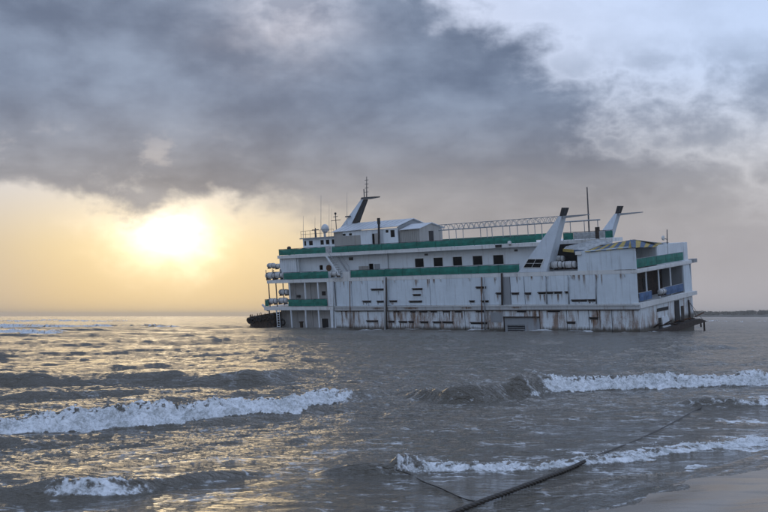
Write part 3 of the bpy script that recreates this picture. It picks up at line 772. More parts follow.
def tyre(c, r=.42, th=.13):
    m = MB(); vs = []; nu, nv = 14, 6
    for i in range(nu):
        a = 2 * math.pi * i / nu
        for k in range(nv):
            q = 2 * math.pi * k / nv
            vs.append((c[0] + (r + th * math.cos(q)) * math.cos(a), c[1] + th * math.sin(q), c[2] + (r + th * math.cos(q)) * math.sin(a)))
    fs = [(i * nv + k, i * nv + (k + 1) % nv, ((i + 1) % nu) * nv + (k + 1) % nv, ((i + 1) % nu) * nv + k) for i in range(nu) for k in range(nv)]
    m._add(vs, fs); return m
for i in range(11):
    f = i / 10 * (len(rings) - 1.4); a = int(f); q = f - a
    p = [rings[a][2][k] * (1 - q) + rings[a + 1][2][k] * q for k in range(3)]
    part(tyre((p[0], p[1] - .16, p[2] - .42 - .12 * (i % 2)), .27, .09), 'tyre_fender', 'rubber', bow, True)
    part(MB().tube([(p[0] + .25, p[1] - .05, p[2] - .05), (p[0] + .25, p[1] - .1, p[2] + random.uniform(.1, .35))], .04), 'rail_stanchion', 'rustdark', bow)
for px in (284, 281, 274, 271):
    x = SX(px, 322, .5); part(tyre((x, .25, random.uniform(.3, 1.3)), .34, .12), 'tyre_fender', 'rubber', ship, True)

# --- canvas dodgers along the rails
def rail(a, b, z0, z1, ya, yb, step=2.45, mat='green', y=-.02, name='rail_panel', sag=True):
    xa, xb = S(a, ya, y)[0], S(b, yb, y)[0]
    n = max(1, round((xb - xa) / step)); w = (xb - xa) / n
    for i in range(n):
        x0, x1 = xa + i * w + .015, xa + (i + 1) * w - .015
        m = MB(); nn = 5; o = []
        for q in range(nn + 1):
            f = q / nn; x = x0 + (x1 - x0) * f
            bulge = -.05 * math.sin(math.pi * f) * random.uniform(.4, 1.3)
            o.append((x, bulge, random.uniform(-.03, .02)))
        vs = []
        for x, bl, dz in o: vs += [(x, y + bl, z0 + .02), (x, y + bl * 1.6, (z0 + z1) / 2), (x, y, z1 + dz - .02), (x, y + .03, z1 + dz - .02), (x, y + .03, z0 + .02)]
        fs = [(j * 5 + k, j * 5 + (k + 1) % 5, (j + 1) * 5 + (k + 1) % 5, (j + 1) * 5 + k) for j in range(nn) for k in range(5)]
        fs += [(0, 1, 2, 3, 4), tuple(nn * 5 + k for k in range(5))]
        m._add(vs, fs)
        part(m, name, mat)
        part(MB().tube([(xa + i * w, y + .06, z0 - .05), (xa + i * w, y + .06, z1 + .03)], .03), 'rail_post', 'mast')
    part(MB().tube([(xa, y + .06, z1 + .02), (xb, y + .06, z1 + .02)], .03), 'hand_rail', 'mast')
rail(278.5, 325.5, 9.05, 9.77, 249, 247.5); rail(331.5, 536, 9.05, 9.77, 247, 235)
rail(283.5, 328, 6.08, 6.90, 272.5, 272); rail(350.5, 519, 6.08, 6.90, 271, 264)
rail(288, 327, 2.80, 3.62, 300, 300); rail(264.5, 268.5, 2.80, 3.65, 297, 297, 1)
rail(563, 573, 9.06, 9.80, 232, 232, y=3.0); rail(573.2, 604.8, 9.06, 9.80, 232, 230, y=3.0, mat='canvas'); rail(605, 612.5, 9.06, 9.80, 230, 230, y=3.0)
x0, x1 = SX(325.8, 250), SX(331.2, 250)
part(MB().box(x0, x1, -.05, 0.0, 9.05, 9.85), 'gate_panel', 'canvas')
# far rails seen through the gaps
part(MB().box(-45.5, -16, BEAM - .62, BEAM - .58, 9.05, 9.77), 'far_rail_panel', 'green')
part(MB().box(-47.5, -14, BEAM - .12, BEAM - .08, 6.08, 6.90), 'far_rail_panel', 'green')

# --- promenade deck house
YW = 1.1
hx0, hx1 = SX(300, 262, YW), SX(541, 260, YW)
wins = [(415, 423.6), (433.7, 442.7), (453, 462), (473, 482.5), (493.5, 503.6)]
holes = []
for a, b in wins: holes.append((SX(a, 262, YW), SX(b, 260, YW), 6.95, 7.90))
holes.append((SX(319.3, 267, YW), SX(322.8, 267, YW), 7.05, 7.62))
holes.append((SX(368.6, 266, YW), SX(373.4, 266, YW), 6.051, 7.55))
part(wall_y(YW, YW + .12, hx0, hx1, 6.052, 8.655, holes), 'house_wall', 'white')
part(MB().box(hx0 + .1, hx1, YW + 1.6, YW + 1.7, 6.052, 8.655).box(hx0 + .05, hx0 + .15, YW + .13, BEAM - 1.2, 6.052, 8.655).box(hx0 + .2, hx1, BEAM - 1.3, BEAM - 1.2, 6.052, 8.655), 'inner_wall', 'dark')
for i, h in enumerate(holes[:5]):
    wn = part(MB().box(h[0], h[1], YW + .06, YW + .085, h[2], h[3]), 'window', 'glass')
    m = MB(); t_ = .05
    m.box(h[0] - t_, h[1] + t_, YW - .035, YW - .002, h[3], h[3] + t_).box(h[0] - t_, h[1] + t_, YW - .05, YW - .002, h[2] - t_ - .02, h[2])
    m.box(h[0] - t_, h[0], YW - .035, YW - .002, h[2], h[3]).box(h[1], h[1] + t_, YW - .035, YW - .002, h[2], h[3])
    part(m, 'frame', 'trim', wn)
dl = part(MB().box(SX(359, 266, YW), SX(368.4, 266, YW), YW - .06, YW - .002, 6.06, 7.30), 'sliding_door', 'tan')
part(MB().box(SX(374.5, 266, YW), SX(380, 266, YW), YW - .05, YW - .002, 6.9, 7.5), 'vent_grille', 'grey')
part(MB().box(SX(349.5, 258, YW), SX(353, 258, YW), YW - .15, YW - .002, 8.05, 8.4), 'wall_lamp', 'black')
part(MB().box(SX(496, 250), SX(502, 250), -.12, -.022, 8.72, 9.0), 'deck_light', 'black')
part(MB().box(SX(425, 256, YW), SX(428, 256, YW), YW - .1, YW - .002, 8.2, 8.4), 'wall_lamp', 'mast')
part(MB().box(SX(515, 256, YW), SX(518, 256, YW), YW - .1, YW - .002, 8.2, 8.4), 'wall_lamp', 'mast')
xj = SX(388.5, 262, YW); part(MB().tube([(xj, YW - .06, 6.06), (xj, YW - .06, 8.65)], .05), 'down_pipe', 'steel')
# forward box of the promenade deck, corrugated
cx0, cx1 = SX(279.5, 265, .35), SX(300, 265, .35)
part(MB().box(cx0, hx0 + .04, .40, BEAM - 1, 6.052, 8.655), 'fore_cabin', 'white')
k = 0; x = cx0 + .1
while x < cx1 - .1:
    part(MB().box(x, x + .09, .345, .399, 6.2, 8.55), 'corrugation', 'white'); x += .32
part(MB().lathe([(0, .16), (.05, .38), (.10, .38), (.12, .16)], (SX(329, 267, YW) , YW - .14, 7.25), 'y', 14), 'life_ring', 'rust')
# outside stair
sa, sb_ = S(327, 256, -.15), S(340, 275, -.15)
stw = part(MB().prism([sa, (sa[0] + .28, sa[1]), (sb_[0] + .28, sb_[1]), sb_], -.5, -.44), 'outside_stair', 'white')
part(MB().prism([(sa[0] + .9, sa[1]), (sa[0] + 1.15, sa[1]), (sb_[0] + 1.15, sb_[1]), (sb_[0] + .9, sb_[1])], .32, .38), 'stringer', 'grey', stw)
for q in range(9):
    f = (q + .5) / 9; x = sa[0] + (sb_[0] - sa[0]) * f; z = sa[1] + (sb_[1] - sa[1]) * f
    part(MB().prism([(x + .05, z), (x + .32, z), (x + 1.1, z + .02), (x + .9, z + .02)][:2] + [(x + .34, z + .05), (x + .05, z + .05)], -.43, .31), 'tread', 'grey', stw)
for off, yy in ((.1, -.47), (1.0, .35)):
    part(MB().tube([(sa[0] + off, yy, sa[1] + .95), (sb_[0] + off, yy, sb_[1] + .95)], .03), 'hand_rail', 'steel', stw)
    part(MB().tube([(sb_[0] + off, yy, sb_[1]), (sb_[0] + off, yy, sb_[1] + .95)], .03), 'rail_post', 'steel', stw)
part(MB().box(SX(342.5, 274), SX(350, 274), -.03, .35, 6.052, 6.75), 'deck_locker', 'trim')

# --- wheelhouse
y0 = 2.6
wx0, wx1 = SX(303, 243, y0), SX(335.2, 243, y0)
hl = [(SX(a, 244, y0), SX(b, 244, y0), 10.05, 10.62) for a, b in ((304.2, 306.2), (309, 312.8), (320.5, 323.8), (326, 329.5), (332, 334.4))]
whs = part(wall_y(y0, y0 + .1, wx0, wx1, 9.04, 10.86, hl), 'wheelhouse', 'white')
part(MB().box(wx0, wx0 + .1, y0 + .101, y0 + 6, 9.04, 10.86).box(wx0 + .101, wx1, y0 + 5.9, y0 + 6, 9.04, 10.86), 'wheelhouse_wall', 'white', whs)
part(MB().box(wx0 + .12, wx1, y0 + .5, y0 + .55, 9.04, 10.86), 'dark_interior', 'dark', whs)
for h in hl: part(MB().box(h[0], h[1], y0 + .04, y0 + .06, h[2], h[3]), 'window', 'glass', whs)
part(MB().box(SX(299.8, 238.5, y0 - .4), wx1 + .2, y0 - .45, y0 + 6.4, 10.862, 11.0), 'wheelhouse_roof', 'grey', whs)
zr = 11.0
m = MB(); xa, xb = SX(301, 236, y0 - .3), SX(334, 236, y0 - .3)
for i in range(8):
    x = xa + (xb - xa) * i / 7; m.tube([(x, y0 - .3, zr), (x, y0 - .3, zr + .85)], .022, 5)
m.tube([(xa, y0 - .3, zr + .85), (xb, y0 - .3, zr + .85)], .022, 5).tube([(xa, y0 - .3, zr + .45), (xb, y0 - .3, zr + .45)], .02, 5)
part(m, 'roof_railing', 'mast', whs)
yc = y0 + 1.2
def whip(px, top, bot, r=.02, mat='steel'):
    a, z = S(px, top, yc); part(MB().tube([(S(px, bot, yc)[0], yc, max(zr, S(px, bot, yc)[1])), (a, yc, z)], r * 1.3, 5, r * .5), 'whip_antenna', mat)
whip(303.3, 216, 239, .026); whip(315, 216, 239, .022); whip(321, 195, 239, .03); whip(329.2, 204, 239, .02); whip(331.5, 208, 239, .018); whip(347, 193, 226, .024)
xr, zz = S(315.5, 232, yc)
part(MB().tube([(xr, yc, zr), (xr, yc, zz + .5)], .14, 8, .07).box(xr - .5, xr + .5, yc - .08, yc + .08, zz + .2, zz + .32), 'radar_scanner', 'mast')
xd, zd = S(324.4, 228.6, yc)
dm = part(MB().lathe([(-.56 + .56 * (1 - math.cos(math.pi * i / 10)), max(.01, .47 * math.sin(math.pi * i / 10))) for i in range(11)], (xd + .1, yc, zd), 'z', 16), 'satellite_dome', 'dome', smooth=True)
part(MB().tube([(xd, yc, zr), (xd, yc, zd - .45)], .16, 8), 'pedestal', 'trim', dm)
xm, zm = S(335.4, 214, yc)
ym = part(MB().tube([(xm, yc, 11.0), (xm, yc, zm)], .05, 6), 'signal_mast', 'mast')
for zq, hw in ((zm - .8, .75), (zm - .35, .35)): part(MB().tube([(xm - hw, yc, zq), (xm + hw, yc, zq + .05)], .04, 5), 'yard', 'mast', ym)
part(MB().lathe([(0, .06), (.1, .13), (.25, .13), (.3, .05)], (xm, yc, zm - .1), 'z', 8), 'mast_lamp', 'black', ym)
# vent cowl on the fore corner of the upper deck
xv, zv = S(289.3, 252, .5)
part(MB().tube([(xv, .5, 9.03), (xv, .5, 9.75)], .14, 8).lathe([(0, .2), (.12, .26), (.28, .22), (.36, .05)], (xv, .5, 9.75), 'z', 10), 'vent_cowl', 'black', smooth=True)

# --- cabins on the upper deck
ya = 1.6
ax0, ax1 = -37.85, -28.55
holes = [(SX(342.7, 236, ya), SX(345.7, 236, ya), 10.95, 11.2), (SX(349, 235.5, ya), SX(352, 235.5, ya), 10.95, 11.2),
         (SX(372, 239, ya), SX(377, 239, ya), 9.04, 11.0), (SX(385.7, 233, ya), SX(388.5, 233, ya), 11.0, 11.3), (SX(390.6, 236, ya), SX(394.8, 236, ya), 10.45, 11.25)]
hA = part(wall_y(ya, ya + .1, ax0, ax1, 9.04, 11.45, holes), 'bridge_cabin', 'white')
part(MB().box(ax0, -33.9, ya - .03, ya - .002, 9.05, 10.92).box(ax0, SX(342.6, 236, ya), ya - .03, ya - .002, 10.921, 11.44), 'cladding', 'tan', hA)
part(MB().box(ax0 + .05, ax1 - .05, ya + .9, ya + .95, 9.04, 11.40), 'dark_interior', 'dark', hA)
for h in (holes[0], holes[1], holes[3], holes[4]): part(MB().box(h[0], h[1], ya + .05, ya + .07, h[2], h[3]), 'window', 'glass', hA)
part(MB().box(holes[2][1] + .02, holes[2][1] + .6, ya - .5, ya - .45, 9.05, 11.0), 'open_door', 'tan', hA)
part(MB().prismx([(ya + .101, 9.04), (ya + .101, 11.55), (4.6, 12.30), (6.9, 11.7), (6.9, 9.04)], ax1 - .1, ax1), 'gable_wall', 'grey', hA)
part(MB().prismx([(ya + .101, 9.04), (ya + .101, 11.4), (4.5, 12.20), (6.9, 11.5), (6.9, 9.04)], ax0, ax0 + .1), 'gable_wall', 'tan', hA)
part(MB().slab([(ax0 - .2, ya - .25, 11.42), (ax1 + .2, ya - .25, 11.62), (ax1 + .2, 4.7, 12.42), (ax0 - .2, 4.6, 12.36)], .06), 'roof', 'roof', hA)
part(MB().slab([(ax0 - .2, 4.6, 12.37), (ax1 + .2, 4.7, 12.43), (ax1 + .2, 7.1, 11.78), (ax0 - .2, 7.1, 11.6)], .06), 'roof', 'roof', hA)
for q in range(1, 12):
    x = ax0 + (ax1 - ax0) * q / 12
    part(MB().slab([(x - .03, ya - .26, 11.50 + .2 * q / 12), (x + .03, ya - .26, 11.50 + .2 * q / 12), (x + .03, 4.6, 12.45), (x - .03, 4.6, 12.45)], .025), 'roof_seam', 'roof', hA)
xs, zs = S(378.5, 218, ya - .4)
part(MB().tube([(S(378.5, 244, ya - .4)[0], ya - .4, 9.03), (xs, ya - .4, zs - .7)], .13, 8).tube([(xs, ya - .4, zs - .7), (xs, ya - .4, zs)], .19, 8), 'exhaust_pipe', 'black', hA)
bx0, bx1 = -28.4, -25.7
hB = part(wall_y(ya + .25, ya + .35, bx0, bx1, 9.04, 11.2, []), 'deck_hut', 'tan')
x = bx0 + .1
while x < bx1 - .1:
    part(MB().box(x, x + .07, ya + .20, ya + .248, 9.05, 11.2), 'corrugation', 'tan', hB); x += .26
part(MB().prismx([(ya + .351, 9.04), (ya + .351, 11.2), (4.1, 11.72), (6.5, 11.1), (6.5, 9.04)], bx1 - .1, bx1), 'gable_wall', 'tan', hB)
part(MB().box(bx1 + .003, bx1 + .03, 3.7, 4.6, 9.05, 10.9), 'doorway', 'dark', hB)
part(MB().slab([(bx0 + .1, ya, 11.16), (bx1 + .25, ya, 11.22), (bx1 + .25, 4.1, 11.80), (bx0 + .1, 4.1, 11.78)], .05), 'roof', 'roof', hB)
part(MB().slab([(bx0 + .1, 4.1, 11.79), (bx1 + .25, 4.1, 11.81), (bx1 + .25, 6.8, 11.15), (bx0 + .1, 6.8, 11.1)], .05), 'roof', 'roof', hB)
# raked radar mast on the bridge cabin
ymf = 4.4
P = lambda px, py, yy=ymf: S(px, py, yy)
fin = MB().prism([P(336.5, 233), P(361, 199.3), P(363.3, 199.3), P(349, 229)], ymf, ymf + .12)
mf = part(fin, 'raked_mast', 'funnel')
part(MB().prism([P(349.1, 229), P(363.4, 199.3), P(365, 199.3), P(355, 227)], ymf + .02, ymf + .65), 'mast_rear_face', 'black', mf)
part(MB().prism([P(361, 199.2), P(361.8, 197.4), P(375.3, 196.4), P(375, 197.4), P(365.5, 199.2)], ymf - .1, ymf + 1.0), 'mast_head', 'mast', mf)
a, z = P(364.6, 176.5); part(MB().tube([(P(364.6, 198)[0], ymf + .4, P(364.6, 198)[1]), (a, ymf + .4, z)], .07, 6, .04), 'pole', 'mast', mf)
for py in (180, 184, 188, 192):
    x, z = P(364.6, py); part(MB().tube([(x - .28, ymf + .4, z), (x + .28, ymf + .4, z)], .03, 5), 'crossbar', 'mast', mf)
a, z = P(362.3, 189); part(MB().tube([(a, ymf + .3, P(362, 198)[1]), (a, ymf + .3, z)], .06, 6), 'pole', 'mast', mf)
a, z = P(348.6, 216.5); part(MB().box(a - .3, a + .35, ymf - .3, ymf - .01, z - .08, z + .08), 'light_bracket', 'mast', mf)

# --- pipe frame of the old sun deck awning
trs = part(MB().tube([(-22.9, 1.5, 10.87), (-8.6, 1.5, 10.90)], .065, 6), 'awning_frame', 'steel')
part(MB().tube([(-9.6, 3.1, 10.90), (-4.7, 3.1, 10.90)], .06, 6), 'chord', 'steel', trs)
for yy, zz_, x0, x1 in ((1.5, 11.47, -22.9, -8.6), (4.2, 10.9, -24.0, -5.2), (4.2, 11.5, -24.0, -9.5)):
    part(MB().tube([(x0, yy, zz_), ((x0 + x1) / 2, yy, zz_ + .02), (x1, yy, zz_ + .05)], .035 if zz_ > 11.2 else .05, 6), 'chord', 'steel', trs)
for yy, x0, x1 in ((1.5, -22.9, -8.6), (4.2, -24.0, -9.5)):
    n = 22; w = (x1 - x0) / n
    for i in range(n):
        m = MB(); pts = [(x0 + w * (i + f), yy, 10.88 + .60 * math.sin(math.pi * f) ** .7) for f in (0, .2, .4, .6, .8, 1)]
        m.tube(pts, .022, 5); part(m, 'web_bar', 'steel', trs)
for i in range(12):
    x = -22.9 + i * 1.3
    part(MB().tube([(x, 1.5, 10.9 + .55 * (i % 2)), (x - .6, 4.2, 11.5 - .55 * (i % 2))], .025, 5), 'cross_bar', 'steel', trs)
for px in (449, 463, 480.5, 492, 503, 517.5, 528, 542, 570.5, 584.5, 598):
    x = SX(px, 232, 1.5 if px < 550 else 3.05); yq = 1.5 if px < 550 else 3.1
    part(MB().tube([(x, yq, 9.03), (x, yq, 10.90)], .04, 6), 'frame_post', 'steel', trs)
for px in (456, 487, 510, 535):
    x = SX(px, 232, 4.2); part(MB().tube([(x, 4.2, 9.03), (x, 4.2, 10.9)], .04, 6), 'frame_post', 'steel', trs)
part(MB().box(SX(596.5, 234, 3.2), SX(600, 234, 3.2), 2.9, 3.2, 9.05, 10.2), 'deck_cabinet', 'rustdark')
x, z = S(587, 187, 5)
part(MB().tube([(-6.82, 5, 9.03), (x, 5, z)], .085, 8, .06), 'ensign_mast', 'mast')
xq, zq = S(510, 241); part(MB().lathe([(0, .18), (.1, .22), (.3, .2), (.38, .05)], (xq, -.12, zq - .35), 'z', 10), 'flood_lamp', 'trim')
part(MB().tube([(xq, -.12, zq - .4), (xq, .05, zq - .4)], .05, 6), 'lamp_bracket', 'mast')

# --- raked funnels
def funnel(y, side):
    A = [(-12.58, 6.06), (-9.38, 6.06), (-7.34, 11.5), (-7.66, 11.5)]
    top = 1.05; base = 1.5
    s = 1 if side < 0 else -1
    m = MB()
    vs = [(A[0][0], y, A[0][1]), (A[1][0], y, A[1][1]), (A[2][0] - .02, y, A[2][1]), (A[3][0], y, A[3][1])]
    vb = [(A[0][0] + .3, y + s * base, A[0][1]), (A[1][0] + .1, y + s * base, A[1][1]), (A[2][0] - .0, y + s * top, A[2][1]), (A[3][0], y + s * top, A[3][1])]
    m._add(vs + vb, [(0, 3, 2, 1), (4, 5, 6, 7), (0, 1, 5, 4), (1, 2, 6, 5), (2, 3, 7, 6), (3, 0, 4, 7)])
    fn = part(m, 'funnel', 'funnel')
    for q in (0.08, .56):
        yy0, yy1 = sorted((y + s * q, y + s * (q + .42)))
        part(MB().prism([(-7.62, 11.502), (-7.30, 11.502), (-6.95, 12.3), (-7.33, 12.34)], yy0, yy1), 'exhaust_stack', 'black', fn)
    yy0, yy1 = sorted((y + s * .1, y + s * .9))
    part(MB().prism([(-7.33, 11.28), (-7.33, 11.52), (-4.75, 11.52), (-4.75, 11.44)], yy0, yy1), 'aerofoil_wing', 'grey', fn)
    if side < 0:
        wx = [S(523.6, 267.5), S(528.6, 259), S(544, 259), S(540.5, 267.5)]
        pane_y = y - .012
        fr = part(MB().prism([S(522.7, 268.1), S(528.1, 258.4), S(544.9, 258.4), S(541.2, 268.1)], y - .035, y - .006), 'window_frame', 'trim', fn)
        mid = lambda a, b, f: (a[0] + (b[0] - a[0]) * f, a[1] + (b[1] - a[1]) * f)
        for i in range(2):
            for j in range(2):
                q = [mid(mid(wx[0], wx[3], u), mid(wx[1], wx[2], u), v) for u, v in ((i * .5 + .02, j * .5 + .03), (i * .5 + .02, j * .5 + .47), (i * .5 + .48, j * .5 + .47), (i * .5 + .48, j * .5 + .03))]
                part(MB().prism(q, y - .06, y - .036), 'pane', 'glass', fn)
    return fn
funnel(-.03, -1); funnel(BEAM - .4, 1)

# --- after deck: cabin, awning, open stern
cx = SX(577.3, 260)
cab = part(MB().box(cx, 0.0, 0.0, .12, 6.052, 7.92), 'after_cabin', 'plate')
part(MB().prism([(cx, 7.921), (0.0, 7.921), (0.0, 7.98), (-.8, 8.2), (cx + 1, 8.0)], 0.0, .12), 'cabin_top', 'plate', cab)
part(MB().box(cx, cx + .1, .121, 5, 6.052, 7.9), 'cabin_end', 'grey', cab)
part(MB().box(cx - .1, cx + .5, -.2, -.01, 7.62, 7.95), 'flood_lamp', 'trim', cab)
part(MB().box(-12.0, cx - .02, 3.2, 3.3, 6.052, 8.655), 'shade_backing', 'dark')  # near-black sheet painting the shade inside the deck opening
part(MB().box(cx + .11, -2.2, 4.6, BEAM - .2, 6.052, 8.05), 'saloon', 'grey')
part(MB().box(-2.9, -2.8, .121, 4.59, 6.052, 8.0), 'bulkhead', 'dark')  # near-black colour stands for the shade in the recess under the awning
# stern: upper gallery
part(MB().box(-2.19, -.1, 5.6, 5.7, 6.052, 8.05).box(-.16, -.06, 5.72, 13.3, 7.0, 8.02).box(-2.19, -.02, 13.31, 14.45, 6.052, 7.98), 'stern_screen', 'white')
part(MB().box(-2.2, -.05, -.02, 14.5, 5.97, 6.049), 'gallery_floor', 'trim')
def stern_rail(ya_, yb_, z0, z1, mat, n):
    for i in range(n):
        a = ya_ + (yb_ - ya_) * i / n + .02; b = ya_ + (yb_ - ya_) * (i + 1) / n - .02
        m = MB(); vs = []
        for q in range(5):
            f = q / 4; y = a + (b - a) * f; bl = .05 * math.sin(math.pi * f)
            vs += [(.0 + bl, y, z0), (.0 + bl * 1.5, y, (z0 + z1) / 2), (.0, y, z1 + random.uniform(-.03, .02)), (-.03, y, z1), (-.03, y, z0)]
        fs = [(j * 5 + k, j * 5 + (k + 1) % 5, (j + 1) * 5 + (k + 1) % 5, (j + 1) * 5 + k) for j in range(4) for k in range(5)] + [(0, 1, 2, 3, 4), (20, 21, 22, 23, 24)]
        m._add(vs, fs); part(m, 'rail_panel', mat)
    part(MB().tube([(-.06, ya_, z1 + .02), (-.06, yb_, z1 + .02)], .03), 'hand_rail', 'steel')
stern_rail(.1, 13.0, 6.16, 6.98, 'green', 5)
part(MB().box(-.5, .14, -.05, 16.2, 5.70, 6.06 - .092), 'stern_beam', 'trim')
part(MB().box(-.3, .3, 15.3, 16.4, 5.72, 6.12), 'beam_end', 'grey')
# stern: lower gallery
part(MB().box(-2.38, -2.3, .15, BEAM - .15, 2.80, 5.62), 'gallery_bulkhead', 'rustdark')  # dark colour stands for the shade inside the open gallery
part(MB().box(-2.29, -.12, 12.7, 12.8, 2.8, 5.64), 'gallery_side', 'grey')
part(MB().prismx([(12.9, 2.79), (15.3, 2.79), (14.7, 5.64), (12.9, 5.64)], -.35, -.02), 'quarter_panel', 'plate')
part(MB().box(-2.29, -.05, .1, .16, 2.8, 5.64), 'gallery_side', 'plate')
stern_rail(.35, 3.6, 2.95, 3.70, 'blue', 2); stern_rail(6.6, 12.6, 2.95, 3.70, 'blue', 3)
for y in (2.65, 5.95, 9.25): part(MB().box(-.2, -.08, y - .06, y + .06, 2.8, 5.69), 'deck_post', 'white')
part(MB().prismx([(-.05, 2.32), (16.0, 2.26), (16.0, 2.66), (-.05, 2.86)], -.45, .24), 'stern_beam', 'trim')
part(MB().box(-2.2, -1.2, .9, 2.3, 2.8, 4.4).box(-2.0, -1.4, 2.9, 3.3, 2.8, 4.8), 'deck_machinery', 'black')
part(MB().box(-2.295, -2.25, 4.0, 5.2, 2.82, 4.9), 'doorway', 'dark')
part(MB().box(-2.295, -2.25, 7.2, 8.6, 3.6, 4.7), 'window', 'dark')
# stern: transom
part(MB().box(-.055, .0, .02, 15.15, -2.9, 2.25), 'transom', 'hull')
def sq(p, name, mat, d=.05, x=.004): return part(MB().prismx([SP(*q, x) for q in p], x, x + d), name, mat)
sq([(657, 311.8), (657, 308.6), (668, 306.3), (668, 309.7)], 'slot_window', 'dark')
sq([(674.3, 301), (678.6, 300), (680.2, 323), (675.3, 324.5)], 'doorway', 'dark')
sq([(680.7, 306), (683.2, 305.6), (684, 321), (681.6, 322)], 'doorway', 'rustdark')
sq([(658.4, 318), (660.4, 317.6), (661.3, 331), (659.2, 331.5)], 'doorway', 'dark')
sq([(661, 317.4), (667.2, 315.8), (670.4, 327), (663, 330)], 'loose_door', 'white', .10)
sq([(687.6, 300), (688.4, 300), (690, 322), (689, 322)], 'drain_pipe', 'rustdark', .12)
# wrecked stern platform
plat = part(MB().prismx([SP(*q, .6) for q in [(656, 331), (672, 327), (698.6, 318.6), (706, 321.2), (698, 323.8), (676, 331), (660, 332.5)]], .08, .75), 'stern_platform', 'rustdark')
for k in range(9):
    px = 660 + k * 5; yy, zz = SP(px, 330 - (px - 655) * .26, .7)
    part(MB().tube([(.1, yy, zz + .12), (random.uniform(.7, 1.3), yy + random.uniform(-.9, .9), zz + random.uniform(.1, .6))], random.uniform(.05, .11), 6), 'bent_beam', random.choice(['rust', 'rustdark', 'black']), plat)
for px, y0_, y1_ in ((704, 321, 332), (700.5, 321, 327)):
    a = SP(px, y0_, .6); b = SP(px + .6, y1_, .6); part(MB().tube([(.6, a[0], a[1]), (.6, b[0], b[1])], .10, 6), 'hanging_strut', 'rustdark', plat)
for a, b in (((688, 299), (697, 318)), ((690, 303), (703, 320))):
    q = SP(*a, .2); w_ = SP(*b, .6); part(MB().tube([(.2, q[0], q[1]), (.6, w_[0], w_[1])], .025, 5), 'stay_wire', 'mast', plat)
# striped awning over the after deck
def strips(quad_pts, n, name, first):
    a, b, c, d = [Vector(p) for p in quad_pts]      # lower left, lower right, upper right, upper left
    m = MB()
    for i in range(n):
        f0, f1 = i / n, (i + 1) / n
        sgg = lambda f: Vector((0, 0, -.04 * math.sin(math.pi * ((f * 3) % 1))))
        p = [a.lerp(b, f0) + sgg(f0), a.lerp(b, f1) + sgg(f1), d.lerp(c, f1), d.lerp(c, f0)]
        m.cur = (i + first) % 2; m.slab(p, .025)
    return part(m, name, ['awn_yellow', 'awn_blue'])
w3 = lambda px, py, yy: (S(px, py, yy)[0], yy, S(px, py, yy)[1])
s3 = lambda px, py, xx: (xx, SP(px, py, xx)[0], SP(px, py, xx)[1])
strips([w3(584.5, 252, -.15), w3(634, 247.4, -.15), w3(634, 240.0, 2.2), w3(600, 246, 2.2)], 9, 'striped_awning', 0)
strips([s3(631.5, 247.6, .35), s3(655.5, 246.8, .35), s3(662, 243, -.8), s3(630, 239.8, -.8)], 6, 'striped_awning', 1)
part(MB().slab([w3(563, 250.0, .9), w3(585, 251.2, .9), w3(612, 241, 2.6), w3(598, 239.5, 2.6), w3(566, 246.5, 2.4)], .03), 'sagging_awning', 'canvas')
strips([w3(563, 251.4, .86), w3(585, 253, .86), w3(585, 250.6, .87), w3(563, 248.6, .87)], 2, 'awning_valance', 0)
part(MB().slab([w3(600, 245.6, 2.22), w3(634, 239.6, 2.22), (.2, 6.0, 8.2), (-5, 6.0, 8.2)], .03), 'awning_top', 'canvas')
# light mast and lamp on the stern corner
xx = -.1; a = SP(667, 229.5, xx); b = SP(667.5, 258, xx)
lm = part(MB().tube([(xx, b[0], b[1]), (xx, a[0], a[1])], .07, 6, .04), 'stern_light_mast', 'mast')
c_ = SP(662.8, 238, xx); part(MB().lathe([(-.15, .05), (-.05, .22), (.1, .26), (.14, .1)], (xx, c_[0], c_[1]), 'x', 10), 'search_light', 'trim', lm)
part(MB().tube([(xx, c_[0], c_[1]), (xx, a[0] - .02, c_[1] - .2)], .04, 5), 'lamp_arm', 'mast', lm)

# ------------------------------------------------------------------ life raft canisters, each a thing of its own
def raft_proto():
    root = bpy.data.objects.new('life_raft_canister', None); col.objects.link(root)
    L, r = .62, .30
    sh = MB().lathe([(-L, .02), (-L, r * .7), (-L + .1, r * .95), (-.06, r), (.06, r), (L - .1, r * .95), (L, r * .7), (L, .02)], (0, 0, r + .1), 'x', 14).build('shell', 'raft', root, True)
    for x in (-.33, .33): MB().lathe([(x - .03, r * .9), (x - .03, r * 1.04), (x + .03, r * 1.04), (x + .03, r * .9)], (0, 0, r + .1), 'x', 14).build('strap', 'mast', root)
    MB().lathe([(-.02, r * .9), (-.02, r * 1.05), (.02, r * 1.05), (.02, r * .9)], (0, 0, r + .1), 'x', 14).build('seam_band', 'trim', root)
    for x in (-.4, .4): MB().prismx([(-.28, 0), (.28, 0), (.24, .16), (.1, .11), (-.1, .11), (-.24, .16)], x - .05, x + .05).build('cradle', 'rustdark', root)
    return root
raft0 = raft_proto(); first = [True]
def raft(px, py, y, label, scale=1.0):
    """px, py: middle of the canister on the ship plane Y = y"""
    global raft0
    if first[0]: r_ = raft0; first[0] = False
    else:
        r_ = raft0.copy(); col.objects.link(r_)
        for ch in raft0.children:
            c = ch.copy(); col.objects.link(c); c.parent = r_
    x, z = S(px, py, y)
    r_.matrix_world = SHIP_M @ Matrix.Translation((x, y, z - .4 * scale)) @ Matrix.Scale(scale, 4)
    tag(r_, label, 'life raft', 'white life raft canisters on the ship'); return r_
raft(271.5, 275.5, .35, 'white raft canister outermost on the lower fore rack of the promenade deck', 1.35)
raft(279.0, 275.0, .35, 'white raft canister on the lower fore rack, next to the green rail', 1.35)
raft(271.5, 265.5, .7, 'grey raft canister outermost on the top tier of the fore rack', 1.0)
